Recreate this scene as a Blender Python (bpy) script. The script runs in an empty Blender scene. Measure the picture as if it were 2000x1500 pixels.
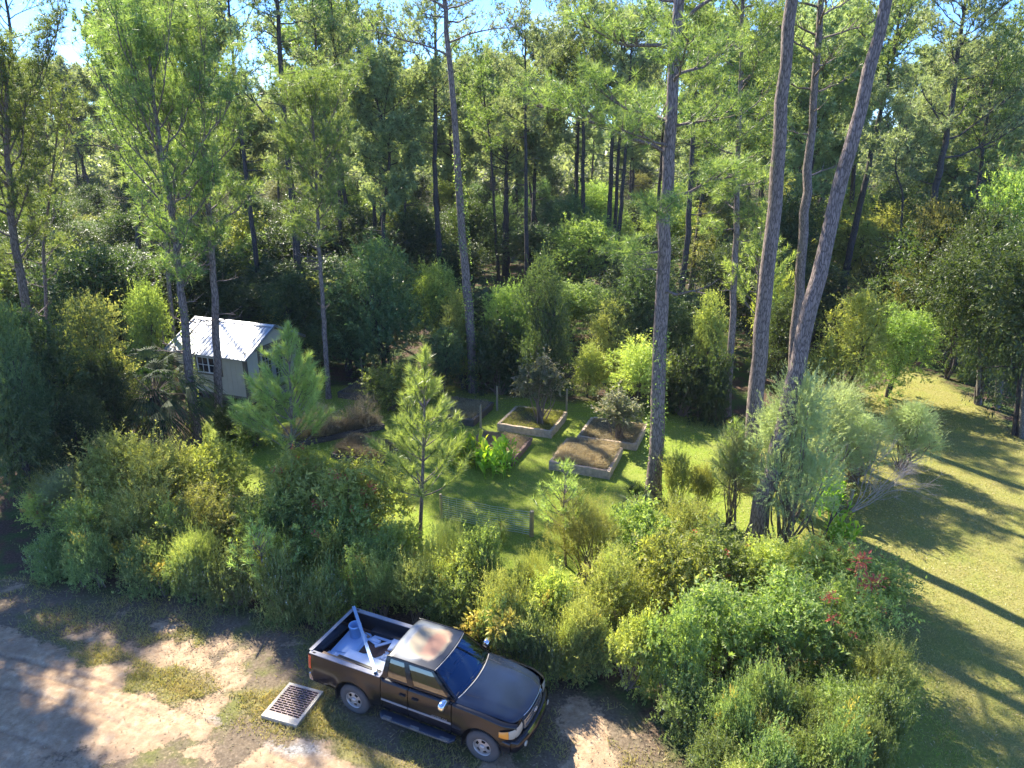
import bpy, bmesh, math, random
import numpy as np
from mathutils import Vector, Matrix, Euler

SC = bpy.context.scene
COL = SC.collection

# ------------------------------------------------------------------ camera, sky, sun, exposure
PITCH = math.radians(19.5)
CAM_H = 12.6
FPX = 1387.0                       # focal length in photo pixels (photo 2000 wide)
cam_d = bpy.data.cameras.new('camera')
cam_d.sensor_width = 36.0
cam_d.lens = FPX / 2000.0 * 36.0
cam_d.clip_start = 0.1
cam_d.clip_end = 3000
cam = bpy.data.objects.new('camera', cam_d)
cam.location = (0, 0, CAM_H)
cam.rotation_euler = (math.pi / 2 - PITCH, 0, 0)
COL.objects.link(cam)
SC.camera = cam

SUN_EL = math.radians(42.5)
SUN_AZ = math.atan2(-0.57, 0.82)    # angle from +Y towards +X (negative: to the left)
w = bpy.data.worlds.new('World')
SC.world = w
w.use_nodes = True
wn, wl = w.node_tree.nodes, w.node_tree.links
wn.clear()
sky = wn.new('ShaderNodeTexSky')
sky.sky_type = 'NISHITA'
sky.sun_disc = False
sky.sun_elevation = SUN_EL
sky.sun_rotation = SUN_AZ
sky.air_density = 1.0
sky.dust_density = 0.1
sky.altitude = 3500
sky.ozone_density = 5.0
bg = wn.new('ShaderNodeBackground')
bg.inputs['Strength'].default_value = 0.15
wo = wn.new('ShaderNodeOutputWorld')
tc = wn.new('ShaderNodeTexCoord')
mp = wn.new('ShaderNodeMapping')
mp.inputs['Scale'].default_value = (1.0, 1.0, 3.2)
mp.inputs['Location'].default_value = (0.35, 0.2, 0.4)
cn = wn.new('ShaderNodeTexNoise')
cn.inputs['Scale'].default_value = 2.6
cn.inputs['Detail'].default_value = 7
cn.inputs['Roughness'].default_value = 0.55
cr = wn.new('ShaderNodeValToRGB')
cr.color_ramp.elements[0].position = 0.56
cr.color_ramp.elements[1].position = 0.74
cr.color_ramp.elements[1].color = (0.8, 0.8, 0.8, 1)
cmx = wn.new('ShaderNodeMixRGB')
cmx.inputs[2].default_value = (3.4, 3.6, 4.2, 1)
wl.new(tc.outputs['Generated'], mp.inputs['Vector'])
wl.new(mp.outputs[0], cn.inputs['Vector'])
wl.new(cn.outputs['Fac'], cr.inputs[0])
wl.new(cr.outputs['Color'], cmx.inputs[0])
tint = wn.new('ShaderNodeMixRGB'); tint.blend_type = 'MULTIPLY'; tint.inputs[0].default_value = 1
tint.inputs[2].default_value = (0.54, 0.71, 0.98, 1)
wl.new(sky.outputs[0], tint.inputs[1]); wl.new(tint.outputs[0], cmx.inputs[1])
wl.new(cmx.outputs[0], bg.inputs['Color'])
wl.new(bg.outputs[0], wo.inputs[0])

sun_d = bpy.data.lights.new('sun', 'SUN')
sun_d.energy = 5.0
sun_d.angle = math.radians(0.6)
sun_d.color = (1.0, 0.92, 0.77)
sun = bpy.data.objects.new('sun', sun_d)
sdir = Vector((math.sin(SUN_AZ) * math.cos(SUN_EL), math.cos(SUN_AZ) * math.cos(SUN_EL), math.sin(SUN_EL)))
sun.rotation_euler = (-sdir).to_track_quat('-Z', 'Y').to_euler()
sun.location = (0, 0, 60)
COL.objects.link(sun)

SC.view_settings.view_transform = 'Standard'
SC.view_settings.look = 'None'
SC.view_settings.exposure = 1.75
SC.view_settings.gamma = 1.0
SC.render.engine = 'CYCLES'
cy = SC.cycles
cy.max_bounces = 6
cy.diffuse_bounces = 4
cy.glossy_bounces = 3
cy.transmission_bounces = 3
cy.transparent_max_bounces = 8
cy.use_denoising = True
cy.caustics_reflective = False
cy.caustics_refractive = False

# ------------------------------------------------------------------ measuring helpers (photo pixel -> place)
SP, CP = math.sin(PITCH), math.cos(PITCH)
def ray(px, py):
    u = (px - 1000.0) / FPX
    v = (750.0 - py) / FPX
    return u, CP + v * SP, -SP + v * CP
def gp(px, py, z=0.0):
    """point at height z seen at photo pixel"""
    dx, dy, dz = ray(px, py)
    s = (CAM_H - z) / -dz
    return Vector((dx * s, dy * s, z))
def yp(px, py, Y):
    """point in the upright plane at distance Y"""
    dx, dy, dz = ray(px, py)
    s = Y / dy
    return Vector((dx * s, Y, CAM_H + dz * s))

# ------------------------------------------------------------------ objects
def tag(o, label=None, cat=None, group=None, kind=None):
    if label: o['label'] = label
    if cat: o['category'] = cat
    if group: o['group'] = group
    if kind: o['kind'] = kind
    return o
def empty(name, loc=(0, 0, 0), rz=0.0, label=None, cat=None, group=None):
    o = bpy.data.objects.new(name, None)
    o.empty_display_size = 0.3
    o.location = loc
    o.rotation_euler = (0, 0, rz)
    COL.objects.link(o)
    return tag(o, label, cat, group)
def link(name, me, parent=None):
    o = bpy.data.objects.new(name, me)
    COL.objects.link(o)
    if parent is not None: o.parent = parent
    return o
def copy_tree(o, parent=None):
    c = o.copy()
    COL.objects.link(c)
    if parent is not None: c.parent = parent
    for ch in list(o.children):
        copy_tree(ch, c)
    return c

class Geo:
    """collects vertex/face arrays, builds one mesh"""
    def __init__(s):
        s.V = []; s.F = []; s.n = 0
    def add(s, v, f, rnd=0.5, smooth=False, mi=0):
        v = np.asarray(v, float).reshape(-1, 3)
        f = np.asarray(f, int)
        if len(f) == 0: return
        r = np.broadcast_to(np.asarray(rnd, float), (len(f),))
        s.V.append(v); s.F.append((f + s.n, r, smooth, mi)); s.n += len(v)
    def box(s, c, size, rot=None, rnd=0.5, mi=0):
        sx, sy, sz = [q / 2 for q in size]
        v = np.array([(-sx,-sy,-sz),(sx,-sy,-sz),(sx,sy,-sz),(-sx,sy,-sz),(-sx,-sy,sz),(sx,-sy,sz),(sx,sy,sz),(-sx,sy,sz)])
        if rot is not None:
            v = v @ np.array(rot).T
        s.add(v + np.array(c), [(0,3,2,1),(4,5,6,7),(0,1,5,4),(1,2,6,5),(2,3,7,6),(3,0,4,7)], rnd, False, mi)
    def beam(s, a, b, wd, ht, rnd=0.5, mi=0, up=(0, 0, 1)):
        a = Vector(a); b = Vector(b); d = (b - a); L = d.length; d.normalize()
        up = Vector(up); sd = d.cross(up)
        if sd.length < 1e-4: sd = d.cross(Vector((1, 0, 0)))
        sd.normalize(); u2 = sd.cross(d)
        R = np.array([list(d), list(-sd), list(u2)]).T
        s.box((a + b) / 2, (L, wd, ht), R, rnd, mi)
    def tube(s, path, rad, sides=8, cap=True, smooth=True, rnd=0.5, mi=0, wob=0.0, seed=0):
        P = np.asarray(path, float); n = len(P)
        rad = np.broadcast_to(np.asarray(rad, float), (n,))
        T = np.gradient(P, axis=0); T /= (np.linalg.norm(T, axis=1)[:, None] + 1e-9)
        ref = np.array([0.0, 1.0, 0.0]) if abs(T[0, 1]) < 0.8 else np.array([1.0, 0, 0])
        A = np.cross(T, ref); A /= (np.linalg.norm(A, axis=1)[:, None] + 1e-9)
        B = np.cross(T, A)
        th = np.linspace(0, 2 * np.pi, sides, endpoint=False)
        rr = rad[:, None] * np.ones((1, sides))
        if wob:
            rr = rr * (1 + wob * np.random.default_rng(seed).normal(size=(n, sides)))
        V = P[:, None, :] + rr[..., None] * (np.cos(th)[None, :, None] * A[:, None, :] + np.sin(th)[None, :, None] * B[:, None, :])
        i = np.arange(n - 1)[:, None]; j = np.arange(sides)[None, :]; j2 = (j + 1) % sides
        F = np.stack([i * sides + j, i * sides + j2, (i + 1) * sides + j2, (i + 1) * sides + j], -1).reshape(-1, 4)
        s.add(V.reshape(-1, 3), F, rnd, smooth, mi)
        if cap:
            for k in (0, n - 1):
                c = V[k]
                vv = np.vstack([c, P[k][None]])
                f = [(q, (q + 1) % sides, sides) for q in range(sides)] if k else [((q + 1) % sides, q, sides) for q in range(sides)]
                s.add(vv, f, rnd, False, mi)
    def lathe(s, prof, c=(0, 0, 0), axis='z', sides=24, rnd=0.5, smooth=True, mi=0):
        pr = np.asarray(prof, float); n = len(pr)
        th = np.linspace(0, 2 * np.pi, sides, endpoint=False)
        X = pr[:, 0][:, None] * np.cos(th); Y = pr[:, 0][:, None] * np.sin(th); Z = pr[:, 1][:, None] * np.ones(sides)
        V = np.stack([X, Y, Z], -1)
        if axis == 'y': V = np.stack([X, Z, -Y], -1)
        if axis == 'x': V = np.stack([Z, X, Y], -1)
        i = np.arange(n - 1)[:, None]; j = np.arange(sides)[None, :]; j2 = (j + 1) % sides
        F = np.stack([i * sides + j, i * sides + j2, (i + 1) * sides + j2, (i + 1) * sides + j], -1).reshape(-1, 4)
        s.add(V.reshape(-1, 3) + np.array(c), F, rnd, smooth, mi)
    def grid(s, V, rnd=0.5, smooth=True, mi=0, flip=False):
        V = np.asarray(V, float); n, m = V.shape[:2]
        i = np.arange(n - 1)[:, None]; j = np.arange(m - 1)[None, :]
        F = np.stack([i * m + j, (i + 1) * m + j, (i + 1) * m + j + 1, i * m + j + 1], -1).reshape(-1, 4)
        if flip: F = F[:, ::-1]
        s.add(V.reshape(-1, 3), F, rnd, smooth, mi)
    def mesh(s, name, mats, attrs=None):
        me = bpy.data.meshes.new(name)
        V = np.concatenate(s.V).astype(np.float32)
        nl = sum(f.size for f, *_ in s.F); nf = sum(len(f) for f, *_ in s.F)
        me.vertices.add(len(V)); me.vertices.foreach_set('co', V.ravel())
        me.loops.add(nl)
        me.loops.foreach_set('vertex_index', np.concatenate([f.ravel() for f, *_ in s.F]).astype(np.int32))
        me.polygons.add(nf)
        tot = np.concatenate([np.full(len(f), f.shape[1]) for f, *_ in s.F])
        st = np.concatenate([[0], np.cumsum(tot)[:-1]]).astype(np.int32)
        me.polygons.foreach_set('loop_start', st)
        me.polygons.foreach_set('use_smooth', np.concatenate([np.full(len(f), sm) for f, r, sm, m in s.F]))
        me.polygons.foreach_set('material_index', np.concatenate([np.full(len(f), m) for f, r, sm, m in s.F]).astype(np.int32))
        a = me.attributes.new('rnd', 'FLOAT', 'FACE')
        a.data.foreach_set('value', np.concatenate([r for f, r, sm, m in s.F]).astype(np.float32))
        for m in (mats if isinstance(mats, (list, tuple)) else [mats]):
            me.materials.append(m)
        me.update(calc_edges=True)
        return me
    def obj(s, name, mats, parent=None):
        return link(name, s.mesh(name, mats), parent)

# ------------------------------------------------------------------ materials
def mat(name):
    m = bpy.data.materials.new(name); m.use_nodes = True
    return m, m.node_tree.nodes, m.node_tree.links, m.node_tree.nodes['Principled BSDF']
def rgba(c): return (c[0], c[1], c[2], 1)
def plain(name, col, rough=0.6, metal=0.0, var=0.12, scale=6.0, bump=0.0, coat=0.0, spec=0.5):
    m, n, l, b = mat(name)
    b.inputs['Roughness'].default_value = rough
    b.inputs['Metallic'].default_value = metal
    b.inputs['Coat Weight'].default_value = coat
    b.inputs['Specular IOR Level'].default_value = spec
    tc = n.new('ShaderNodeTexCoord')
    ns = n.new('ShaderNodeTexNoise'); ns.inputs['Scale'].default_value = scale; ns.inputs['Detail'].default_value = 6
    l.new(tc.outputs['Object'], ns.inputs['Vector'])
    mx = n.new('ShaderNodeMixRGB')
    mx.inputs[1].default_value = rgba([c * (1 - var) for c in col]); mx.inputs[2].default_value = rgba([min(1, c * (1 + var)) for c in col])
    l.new(ns.outputs['Fac'], mx.inputs[0]); l.new(mx.outputs[0], b.inputs['Base Color'])
    if bump:
        bp = n.new('ShaderNodeBump'); bp.inputs['Strength'].default_value = bump; bp.inputs['Distance'].default_value = 0.02
        l.new(ns.outputs['Fac'], bp.inputs['Height']); l.new(bp.outputs[0], b.inputs['Normal'])
    return m
def leaf_mat(name, cols, trans=0.4, tcol=None, rough=0.5, spec=0.35, objvar=0.25, gain=None):
    """thin leaf: diffuse + gloss + light coming through; colour picked per leaf"""
    if gain is None: gain = 1.0 if ("petal" in name or "dead" in name) else 1.2 if ("blade" in name or "dry" in name) else 1.55
    cols = [[min(0.62, q * gain) for q in c] for c in cols]
    m, n, l, b = mat(name)
    at = n.new('ShaderNodeAttribute'); at.attribute_name = 'rnd'
    rp = n.new('ShaderNodeValToRGB')
    e = rp.color_ramp.elements
    e[0].position = 0; e[0].color = rgba(cols[0]); e[1].position = 1; e[1].color = rgba(cols[-1])
    for i, c in enumerate(cols[1:-1]):
        x = e.new((i + 1) / (len(cols) - 1)); x.color = rgba(c)
    l.new(at.outputs['Fac'], rp.inputs[0])
    oi = n.new('ShaderNodeObjectInfo')
    mr = n.new('ShaderNodeMapRange'); mr.inputs['To Min'].default_value = 1 - objvar; mr.inputs['To Max'].default_value = 1 + objvar
    l.new(oi.outputs['Random'], mr.inputs['Value'])
    hs = n.new('ShaderNodeHueSaturation')
    mh = n.new('ShaderNodeMapRange'); hue = ('dry' in name or 'dead' in name or 'petal' in name or 'pink' in name)
    mh.inputs['To Min'].default_value = 0.495 if hue else 0.463; mh.inputs['To Max'].default_value = 0.505 if hue else 0.493
    if 'needle' in name: mh.inputs['To Min'].default_value = 0.485; mh.inputs['To Max'].default_value = 0.512
    l.new(oi.outputs['Random'], mh.inputs['Value']); l.new(mh.outputs[0], hs.inputs['Hue'])
    hs.inputs['Saturation'].default_value = 0.88
    l.new(mr.outputs[0], hs.inputs['Value']); l.new(rp.outputs[0], hs.inputs['Color'])
    l.new(hs.outputs[0], b.inputs['Base Color'])
    b.inputs['Roughness'].default_value = rough
    b.inputs['Specular IOR Level'].default_value = spec
    tr = n.new('ShaderNodeBsdfTranslucent')
    tm = n.new('ShaderNodeMixRGB'); tm.blend_type = 'MULTIPLY'; tm.inputs[0].default_value = 1
    tm.inputs[2].default_value = rgba(tcol or (1.9, 2.0, 0.75))
    l.new(hs.outputs[0], tm.inputs[1]); l.new(tm.outputs[0], tr.inputs['Color'])
    ms = n.new('ShaderNodeMixShader'); ms.inputs[0].default_value = trans
    l.new(b.outputs[0], ms.inputs[1]); l.new(tr.outputs[0], ms.inputs[2])
    l.new(ms.outputs[0], n['Material Output'].inputs['Surface'])
    return m
def bark_mat(name, c1, c2, c3, sc=(13, 13, 2.6)):
    m, n, l, b = mat(name)
    tc = n.new('ShaderNodeTexCoord'); mp = n.new('ShaderNodeMapping'); mp.inputs['Scale'].default_value = sc
    vo = n.new('ShaderNodeTexVoronoi'); vo.feature = 'DISTANCE_TO_EDGE'; vo.inputs['Scale'].default_value = 1.4
    ns = n.new('ShaderNodeTexNoise'); ns.inputs['Scale'].default_value = 1.6; ns.inputs['Detail'].default_value = 8
    l.new(tc.outputs['Object'], mp.inputs['Vector']); l.new(mp.outputs[0], ns.inputs['Vector'])
    ad = n.new('ShaderNodeMixRGB'); ad.blend_type = 'ADD'; ad.inputs[0].default_value = 1.0
    l.new(mp.outputs[0], ad.inputs[1]); l.new(ns.outputs['Color'], ad.inputs[2]); l.new(ad.outputs[0], vo.inputs['Vector'])
    rp = n.new('ShaderNodeValToRGB'); rp.color_ramp.elements[0].color = rgba(c1); rp.color_ramp.elements[1].color = rgba(c2)
    rp.color_ramp.elements[0].position = 0.0; rp.color_ramp.elements[1].position = 0.20
    l.new(vo.outputs['Distance'], rp.inputs[0])
    n2 = n.new('ShaderNodeTexNoise'); n2.inputs['Scale'].default_value = 0.8; n2.inputs['Detail'].default_value = 3
    l.new(tc.outputs['Object'], n2.inputs['Vector'])
    mx = n.new('ShaderNodeMixRGB'); mx.inputs[2].default_value = rgba(c3)
    l.new(n2.outputs['Fac'], mx.inputs[0]); l.new(rp.outputs[0], mx.inputs[1])
    m3 = n.new('ShaderNodeMixRGB'); m3.blend_type = 'MULTIPLY'; m3.inputs[0].default_value = 0.5
    l.new(mx.outputs[0], m3.inputs[1]); l.new(ns.outputs['Color'], m3.inputs[2]); 
    m4 = n.new('ShaderNodeMixRGB'); m4.inputs[0].default_value = 0.65
    l.new(mx.outputs[0], m4.inputs[1]); l.new(rp.outputs[0], m4.inputs[2]); l.new(m4.outputs[0], b.inputs['Base Color'])
    b.inputs['Roughness'].default_value = 0.85
    bp = n.new('ShaderNodeBump'); bp.inputs['Strength'].default_value = 0.9; bp.inputs['Distance'].default_value = 0.03
    l.new(vo.outputs['Distance'], bp.inputs['Height']); l.new(bp.outputs[0], b.inputs['Normal'])
    return m

M = {}
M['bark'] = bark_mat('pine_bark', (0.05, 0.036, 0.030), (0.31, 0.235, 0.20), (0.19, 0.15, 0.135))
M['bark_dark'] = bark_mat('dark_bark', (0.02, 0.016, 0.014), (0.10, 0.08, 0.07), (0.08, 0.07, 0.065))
M['bark_grey'] = bark_mat('grey_bark', (0.06, 0.055, 0.05), (0.22, 0.20, 0.17), (0.18, 0.17, 0.15), sc=(14, 14, 6))
M['twig'] = plain('twig_wood', (0.20, 0.15, 0.11), 0.8, scale=20)
M['twig_pale'] = plain('bare_twig_wood', (0.42, 0.34, 0.29), 0.8, scale=20)
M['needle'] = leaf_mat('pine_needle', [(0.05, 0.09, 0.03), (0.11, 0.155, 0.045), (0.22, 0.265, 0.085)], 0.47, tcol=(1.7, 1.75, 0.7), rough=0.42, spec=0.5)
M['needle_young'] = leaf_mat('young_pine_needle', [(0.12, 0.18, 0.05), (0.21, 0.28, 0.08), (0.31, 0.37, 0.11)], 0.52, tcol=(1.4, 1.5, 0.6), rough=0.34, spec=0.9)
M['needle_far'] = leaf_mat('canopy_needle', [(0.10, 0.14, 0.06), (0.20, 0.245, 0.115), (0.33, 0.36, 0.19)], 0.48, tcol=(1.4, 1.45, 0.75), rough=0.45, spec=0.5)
M['olive'] = leaf_mat('olive_leaf', [(0.08, 0.115, 0.03), (0.19, 0.23, 0.055), (0.36, 0.37, 0.11)], 0.5, tcol=(1.5, 1.55, 0.7))
M['mid'] = leaf_mat('green_leaf', [(0.05, 0.095, 0.025), (0.125, 0.19, 0.045), (0.27, 0.34, 0.085)], 0.5, tcol=(1.6, 1.7, 0.7), spec=.5)
M['dark'] = leaf_mat('dark_leaf', [(0.028, 0.055, 0.022), (0.055, 0.10, 0.035), (0.11, 0.17, 0.06)], 0.38, rough=0.42, spec=0.45, gain=1.15)
M['deep'] = leaf_mat('blue_green_leaf', [(0.03, 0.07, 0.03), (0.06, 0.115, 0.05), (0.13, 0.20, 0.075)], 0.4, gain=1.25, rough=0.4)
M['yellow'] = leaf_mat('yellow_green_leaf', [(0.12, 0.17, 0.035), (0.21, 0.27, 0.06), (0.36, 0.39, 0.10)], 0.5, tcol=(1.5, 1.55, 0.6))
M['autumn'] = leaf_mat('autumn_leaf', [(0.05, 0.085, 0.03), (0.12, 0.155, 0.045), (0.27, 0.27, 0.07)], 0.45, tcol=(1.6, 1.5, 0.7))
M['sage'] = leaf_mat('sage_leaf', [(0.14, 0.17, 0.08), (0.23, 0.26, 0.14), (0.33, 0.36, 0.20)], 0.5, tcol=(1.5, 1.7, 0.9))
M['glossy'] = leaf_mat('glossy_leaf', [(0.03, 0.055, 0.018), (0.05, 0.09, 0.025), (0.09, 0.13, 0.035)], 0.34, rough=0.45, spec=0.45, gain=1.15)
M['purple'] = leaf_mat('pink_glint_leaf', [(0.05, 0.085, 0.025), (0.13, 0.15, 0.06), (0.30, 0.25, 0.19)], 0.45, tcol=(1.4, 1.4, 0.8), spec=0.7, gain=1.2)  # palest ramp tone stands in for glints on the leaves
M['weed'] = leaf_mat('weed_leaf', [(0.055, 0.095, 0.03), (0.11, 0.165, 0.045), (0.23, 0.28, 0.09)], 0.42, tcol=(1.5, 1.6, 0.8))
M['white_flower'] = plain('white_petal', (0.8, 0.8, 0.72), 0.6)
M['yellow_flower'] = leaf_mat('yellow_petal', [(0.75, 0.42, 0.01), (0.85, 0.55, 0.02)], 0.35, tcol=(1, 1, 1))
M['red_flower'] = leaf_mat('red_petal', [(0.8, 0.07, 0.01), (0.9, 0.16, 0.03)], 0.35, tcol=(1, 1, 1))
M['palm'] = leaf_mat('palm_leaf', [(0.02, 0.06, 0.025), (0.045, 0.10, 0.045), (0.09, 0.15, 0.06)], 0.3, rough=0.6, spec=0.15, gain=0.9)
M['palm_dead'] = leaf_mat('dead_palm_leaf', [(0.16, 0.12, 0.09), (0.27, 0.21, 0.17)], 0.25, tcol=(1.2, 1.1, 0.9))
M['canna'] = leaf_mat('canna_leaf', [(0.05, 0.16, 0.015), (0.16, 0.30, 0.02), (0.45, 0.42, 0.02)], 0.5, tcol=(1.7, 1.9, 0.4), rough=0.35)
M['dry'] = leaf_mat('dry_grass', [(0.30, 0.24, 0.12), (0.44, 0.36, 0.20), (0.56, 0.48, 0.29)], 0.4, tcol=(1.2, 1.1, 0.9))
M['dry_dark'] = leaf_mat('dry_weed', [(0.15, 0.14, 0.06), (0.27, 0.23, 0.13), (0.40, 0.33, 0.20)], 0.4, tcol=(1.2, 1.1, 0.9))  # darker, browner dry tone for weeds and leaf litter
M['grass'] = leaf_mat('grass_blade', [(0.10, 0.20, 0.022), (0.19, 0.31, 0.035), (0.33, 0.39, 0.08)], 0.45, tcol=(1.6, 1.7, 0.5))
M['grass_dry'] = leaf_mat('lawn_blade', [(0.14, 0.17, 0.03), (0.26, 0.25, 0.06), (0.40, 0.33, 0.12)], 0.4, tcol=(1.4, 1.4, 0.6))
# ------------------------------------------------------------------ plant builders
def unit(a): return a / (np.linalg.norm(a, axis=-1, keepdims=True) + 1e-9)
def perp(d, rg):
    r = rg.normal(size=d.shape)
    return unit(np.cross(d, r))
def needles(g, C, D, n, L, wd, spread, rg, droop=0.15, rbase=None):
    """tufts of n thin needles at each centre C leaving along D"""
    C = np.repeat(C, n, 0); D = np.repeat(D, n, 0)
    N = len(C)
    r0 = rg.random(len(C) // n).repeat(n) if rbase is None else np.repeat(rbase, n)
    d = unit(D + spread * rg.normal(size=(N, 3)))
    d[:, 2] -= droop * rg.random(N); d = unit(d)
    s = perp(d, rg) * wd * 0.5
    ln = L * (0.7 + 0.5 * rg.random(N))[:, None]
    V = np.stack([C - s, C + s, C + d * ln], 1).reshape(-1, 3)
    F = np.arange(3 * N).reshape(-1, 3)
    g.add(V, F, np.clip(0.65 * r0 + 0.5 * rg.random(N) - 0.1, 0, 1))
def leaves(g, C, D, L, wd, rg, rbase=None, fold=0.25, up=0.5, ls=1.0):
    """one folded leaf per centre, growing along D"""
    N = len(C)
    D = unit(D)
    nrm = rg.normal(size=(N, 3)) * 0.7; nrm[:, 2] += up * 2
    s = unit(np.cross(D, nrm)); nn = np.cross(s, D)
    ln = (L * ls * (0.65 + 0.6 * rg.random(N)))[:, None]; w2 = ln * wd / L * 0.5
    mid = C + D * ln * 0.45
    V = np.stack([C, mid + s * w2 + nn * w2 * fold, C + D * ln - nn * ln * 0.12, mid - s * w2 + nn * w2 * fold], 1).reshape(-1, 3)
    F = np.arange(4 * N).reshape(-1, 4)
    r = rg.random(N) if rbase is None else np.clip(rbase * 0.7 + 0.45 * rg.random(N) - 0.08, 0, 1)
    g.add(V, F, r)
def sprays(g, O, D, tl, k, L, wd, rg, ang=0.8, up=0.5, rb=None):
    """twigs from O along D, k leaves on each"""
    n = len(O)
    t = np.tile(np.linspace(0.1, 1, k), n)
    D = unit(D)
    Dr = np.repeat(D, k, 0); Or = np.repeat(O, k, 0)
    tlr = np.repeat(tl * (0.5 + 0.7 * rg.random(n) + 1.6 * (rg.random(n) < 0.12) + 1.5 * (rg.random(n) < 0.02)), k)
    C = Or + Dr * (t * tlr)[:, None]
    C[:, 2] -= 0.12 * (t ** 2) * tlr
    sd = perp(Dr, rg)
    LD = unit(Dr * (1 - 0.5 * ang) + sd * ang)
    if rb is None: rb = rg.random(n)
    leaves(g, C, LD, L, wd, rg, np.repeat(rb, k), up=up, ls=np.repeat(0.6 + 0.85 * rg.random(n) ** 1.5, k))
def lobes_pts(rg, n, R, H, nl, z0, lobesize=0.45, shell=0.55, squash=1.0):
    """points and outward directions in a lumpy crown"""
    a = rg.random(nl) * 6.283; zz = rg.random(nl) ** 0.8
    rr = R * np.sqrt(rg.random(nl)) * (0.75 - 0.35 * zz ** 2)
    LC = np.stack([rr * np.cos(a), rr * np.sin(a), z0 + (H - z0) * (0.12 + 0.72 * zz)], -1)
    LR = R * lobesize * (0.6 + 0.7 * rg.random(nl))
    i = rg.choice(nl, n, p=LR ** 2 / np.sum(LR ** 2))
    d = unit(rg.normal(size=(n, 3)) + np.array([0, 0, 0.25]))
    rad = LR[i] * ((shell + (1 - shell) * rg.random(n) ** 0.5) * (1 + 0.38 * rg.random(n) * (rg.random(n) < 0.22)))
    P = LC[i] + d * rad[:, None] * np.array([1, 1, squash])
    P[:, 2] = np.maximum(P[:, 2], 0.03)
    return P, d, LC, i
def stems(g, LC, rg, r=0.03, base=0.12, mi=0):
    for c in LC:
        b = np.array([rg.normal() * base, rg.normal() * base, 0])
        m = (b + c) / 2 + rg.normal(size=3) * 0.12; m[2] = c[2] * 0.5
        g.tube([b, b * 0.5 + m * 0.5, m, m * 0.4 + c * 0.6, c], np.linspace(r, r * 0.35, 5), 5, cap=False)
def shrub_parts(root, seed, R, H, ntw, k, L, wd, lm, nl=9, z0=0.1, tl=0.3, lobe=0.45, ang=0.8, up=0.5, flower=None, nf=0,
                fs=0.06, stemmat='twig', sr=0.03, upd=0.5, squash=1.0, extra=None):
    rg = np.random.default_rng(seed)
    P, d, LC, li = lobes_pts(rg, ntw, R, H, nl, z0, lobe, squash=squash)
    g = Geo()
    d2 = d + np.array([0, 0, upd]) + 0.35 * rg.normal(size=d.shape)
    lobr = rg.random(nl)
    sprays(g, P, d2, tl, k, L, wd, rg, ang, up, np.clip(0.55 * lobr[li] + 0.45 * rg.random(ntw), 0, 1))
    g.obj('foliage', lm, root)
    s = Geo(); stems(s, LC, rg, sr)
    for q in rg.choice(ntw, 16):
        o = P[q] * np.array([.6, .6, .8]); e = P[q] + unit(d2[q]) * (0.22 + .3 * rg.random())
        s.tube([o, (o + e) / 2 + rg.normal(size=3) * .03, e], [0.008, 0.006, 0.003], 3, cap=False)
    s.obj('branches', M[stemmat], root)
    if flower:
        top = np.argsort(-P[:, 2])[:ntw // 2]
        q = rg.choice(top, nf)
        C = P[q] + unit(d2[q]) * tl * 0.9
        if nf > 60:
            f = Geo(); C2 = np.repeat(C, 6, 0) + rg.normal(size=(nf * 6, 3)) * fs * 0.8
            leaves(f, C2, unit(rg.normal(size=C2.shape) + np.array([0, 0, 0.4])), fs, fs * 0.6, rg)
            f.obj('blossom', flower, root)['kind'] = 'stuff'
        else:
            f = Geo(); C2 = rg.normal(size=(14, 3)) * fs * 0.5
            leaves(f, C2, unit(C2 + rg.normal(size=C2.shape) * fs * .3 + np.array([0, 0, 0.4 * fs])), fs, fs * 0.6, rg)
            fm = f.mesh('flower', flower)
            for c in C:
                o = link('flower', fm, root); o.location = c; o.rotation_euler = (rg.normal() * .3, rg.normal() * .3, rg.random() * 6)
    return root

def resample(P, n):
    P = np.asarray(P, float)
    s = np.concatenate([[0], np.cumsum(np.linalg.norm(np.diff(P, axis=0), axis=1))])
    t = np.linspace(0, s[-1], n)
    return np.stack([np.interp(t, s, P[:, i]) for i in range(3)], -1)
def smooth_path(P, n):
    Q = resample(P, n)
    for _ in range(2):
        Q[1:-1] = (Q[:-2] + 2 * Q[1:-1] + Q[2:]) / 4
    return Q

def limb_curve(rg, o, az, L, el, curve, n=7):
    t = np.linspace(0, 1, n)
    d = np.array([math.cos(az), math.sin(az)])
    h = L * t * math.cos(el); z = L * (t * math.sin(el) + curve * t ** 2)
    P = np.stack([o[0] + d[0] * h, o[1] + d[1] * h, o[2] + z], -1)
    P[1:] += np.cumsum(rg.normal(size=(n - 1, 3)) * L * 0.022, 0)
    return P

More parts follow.
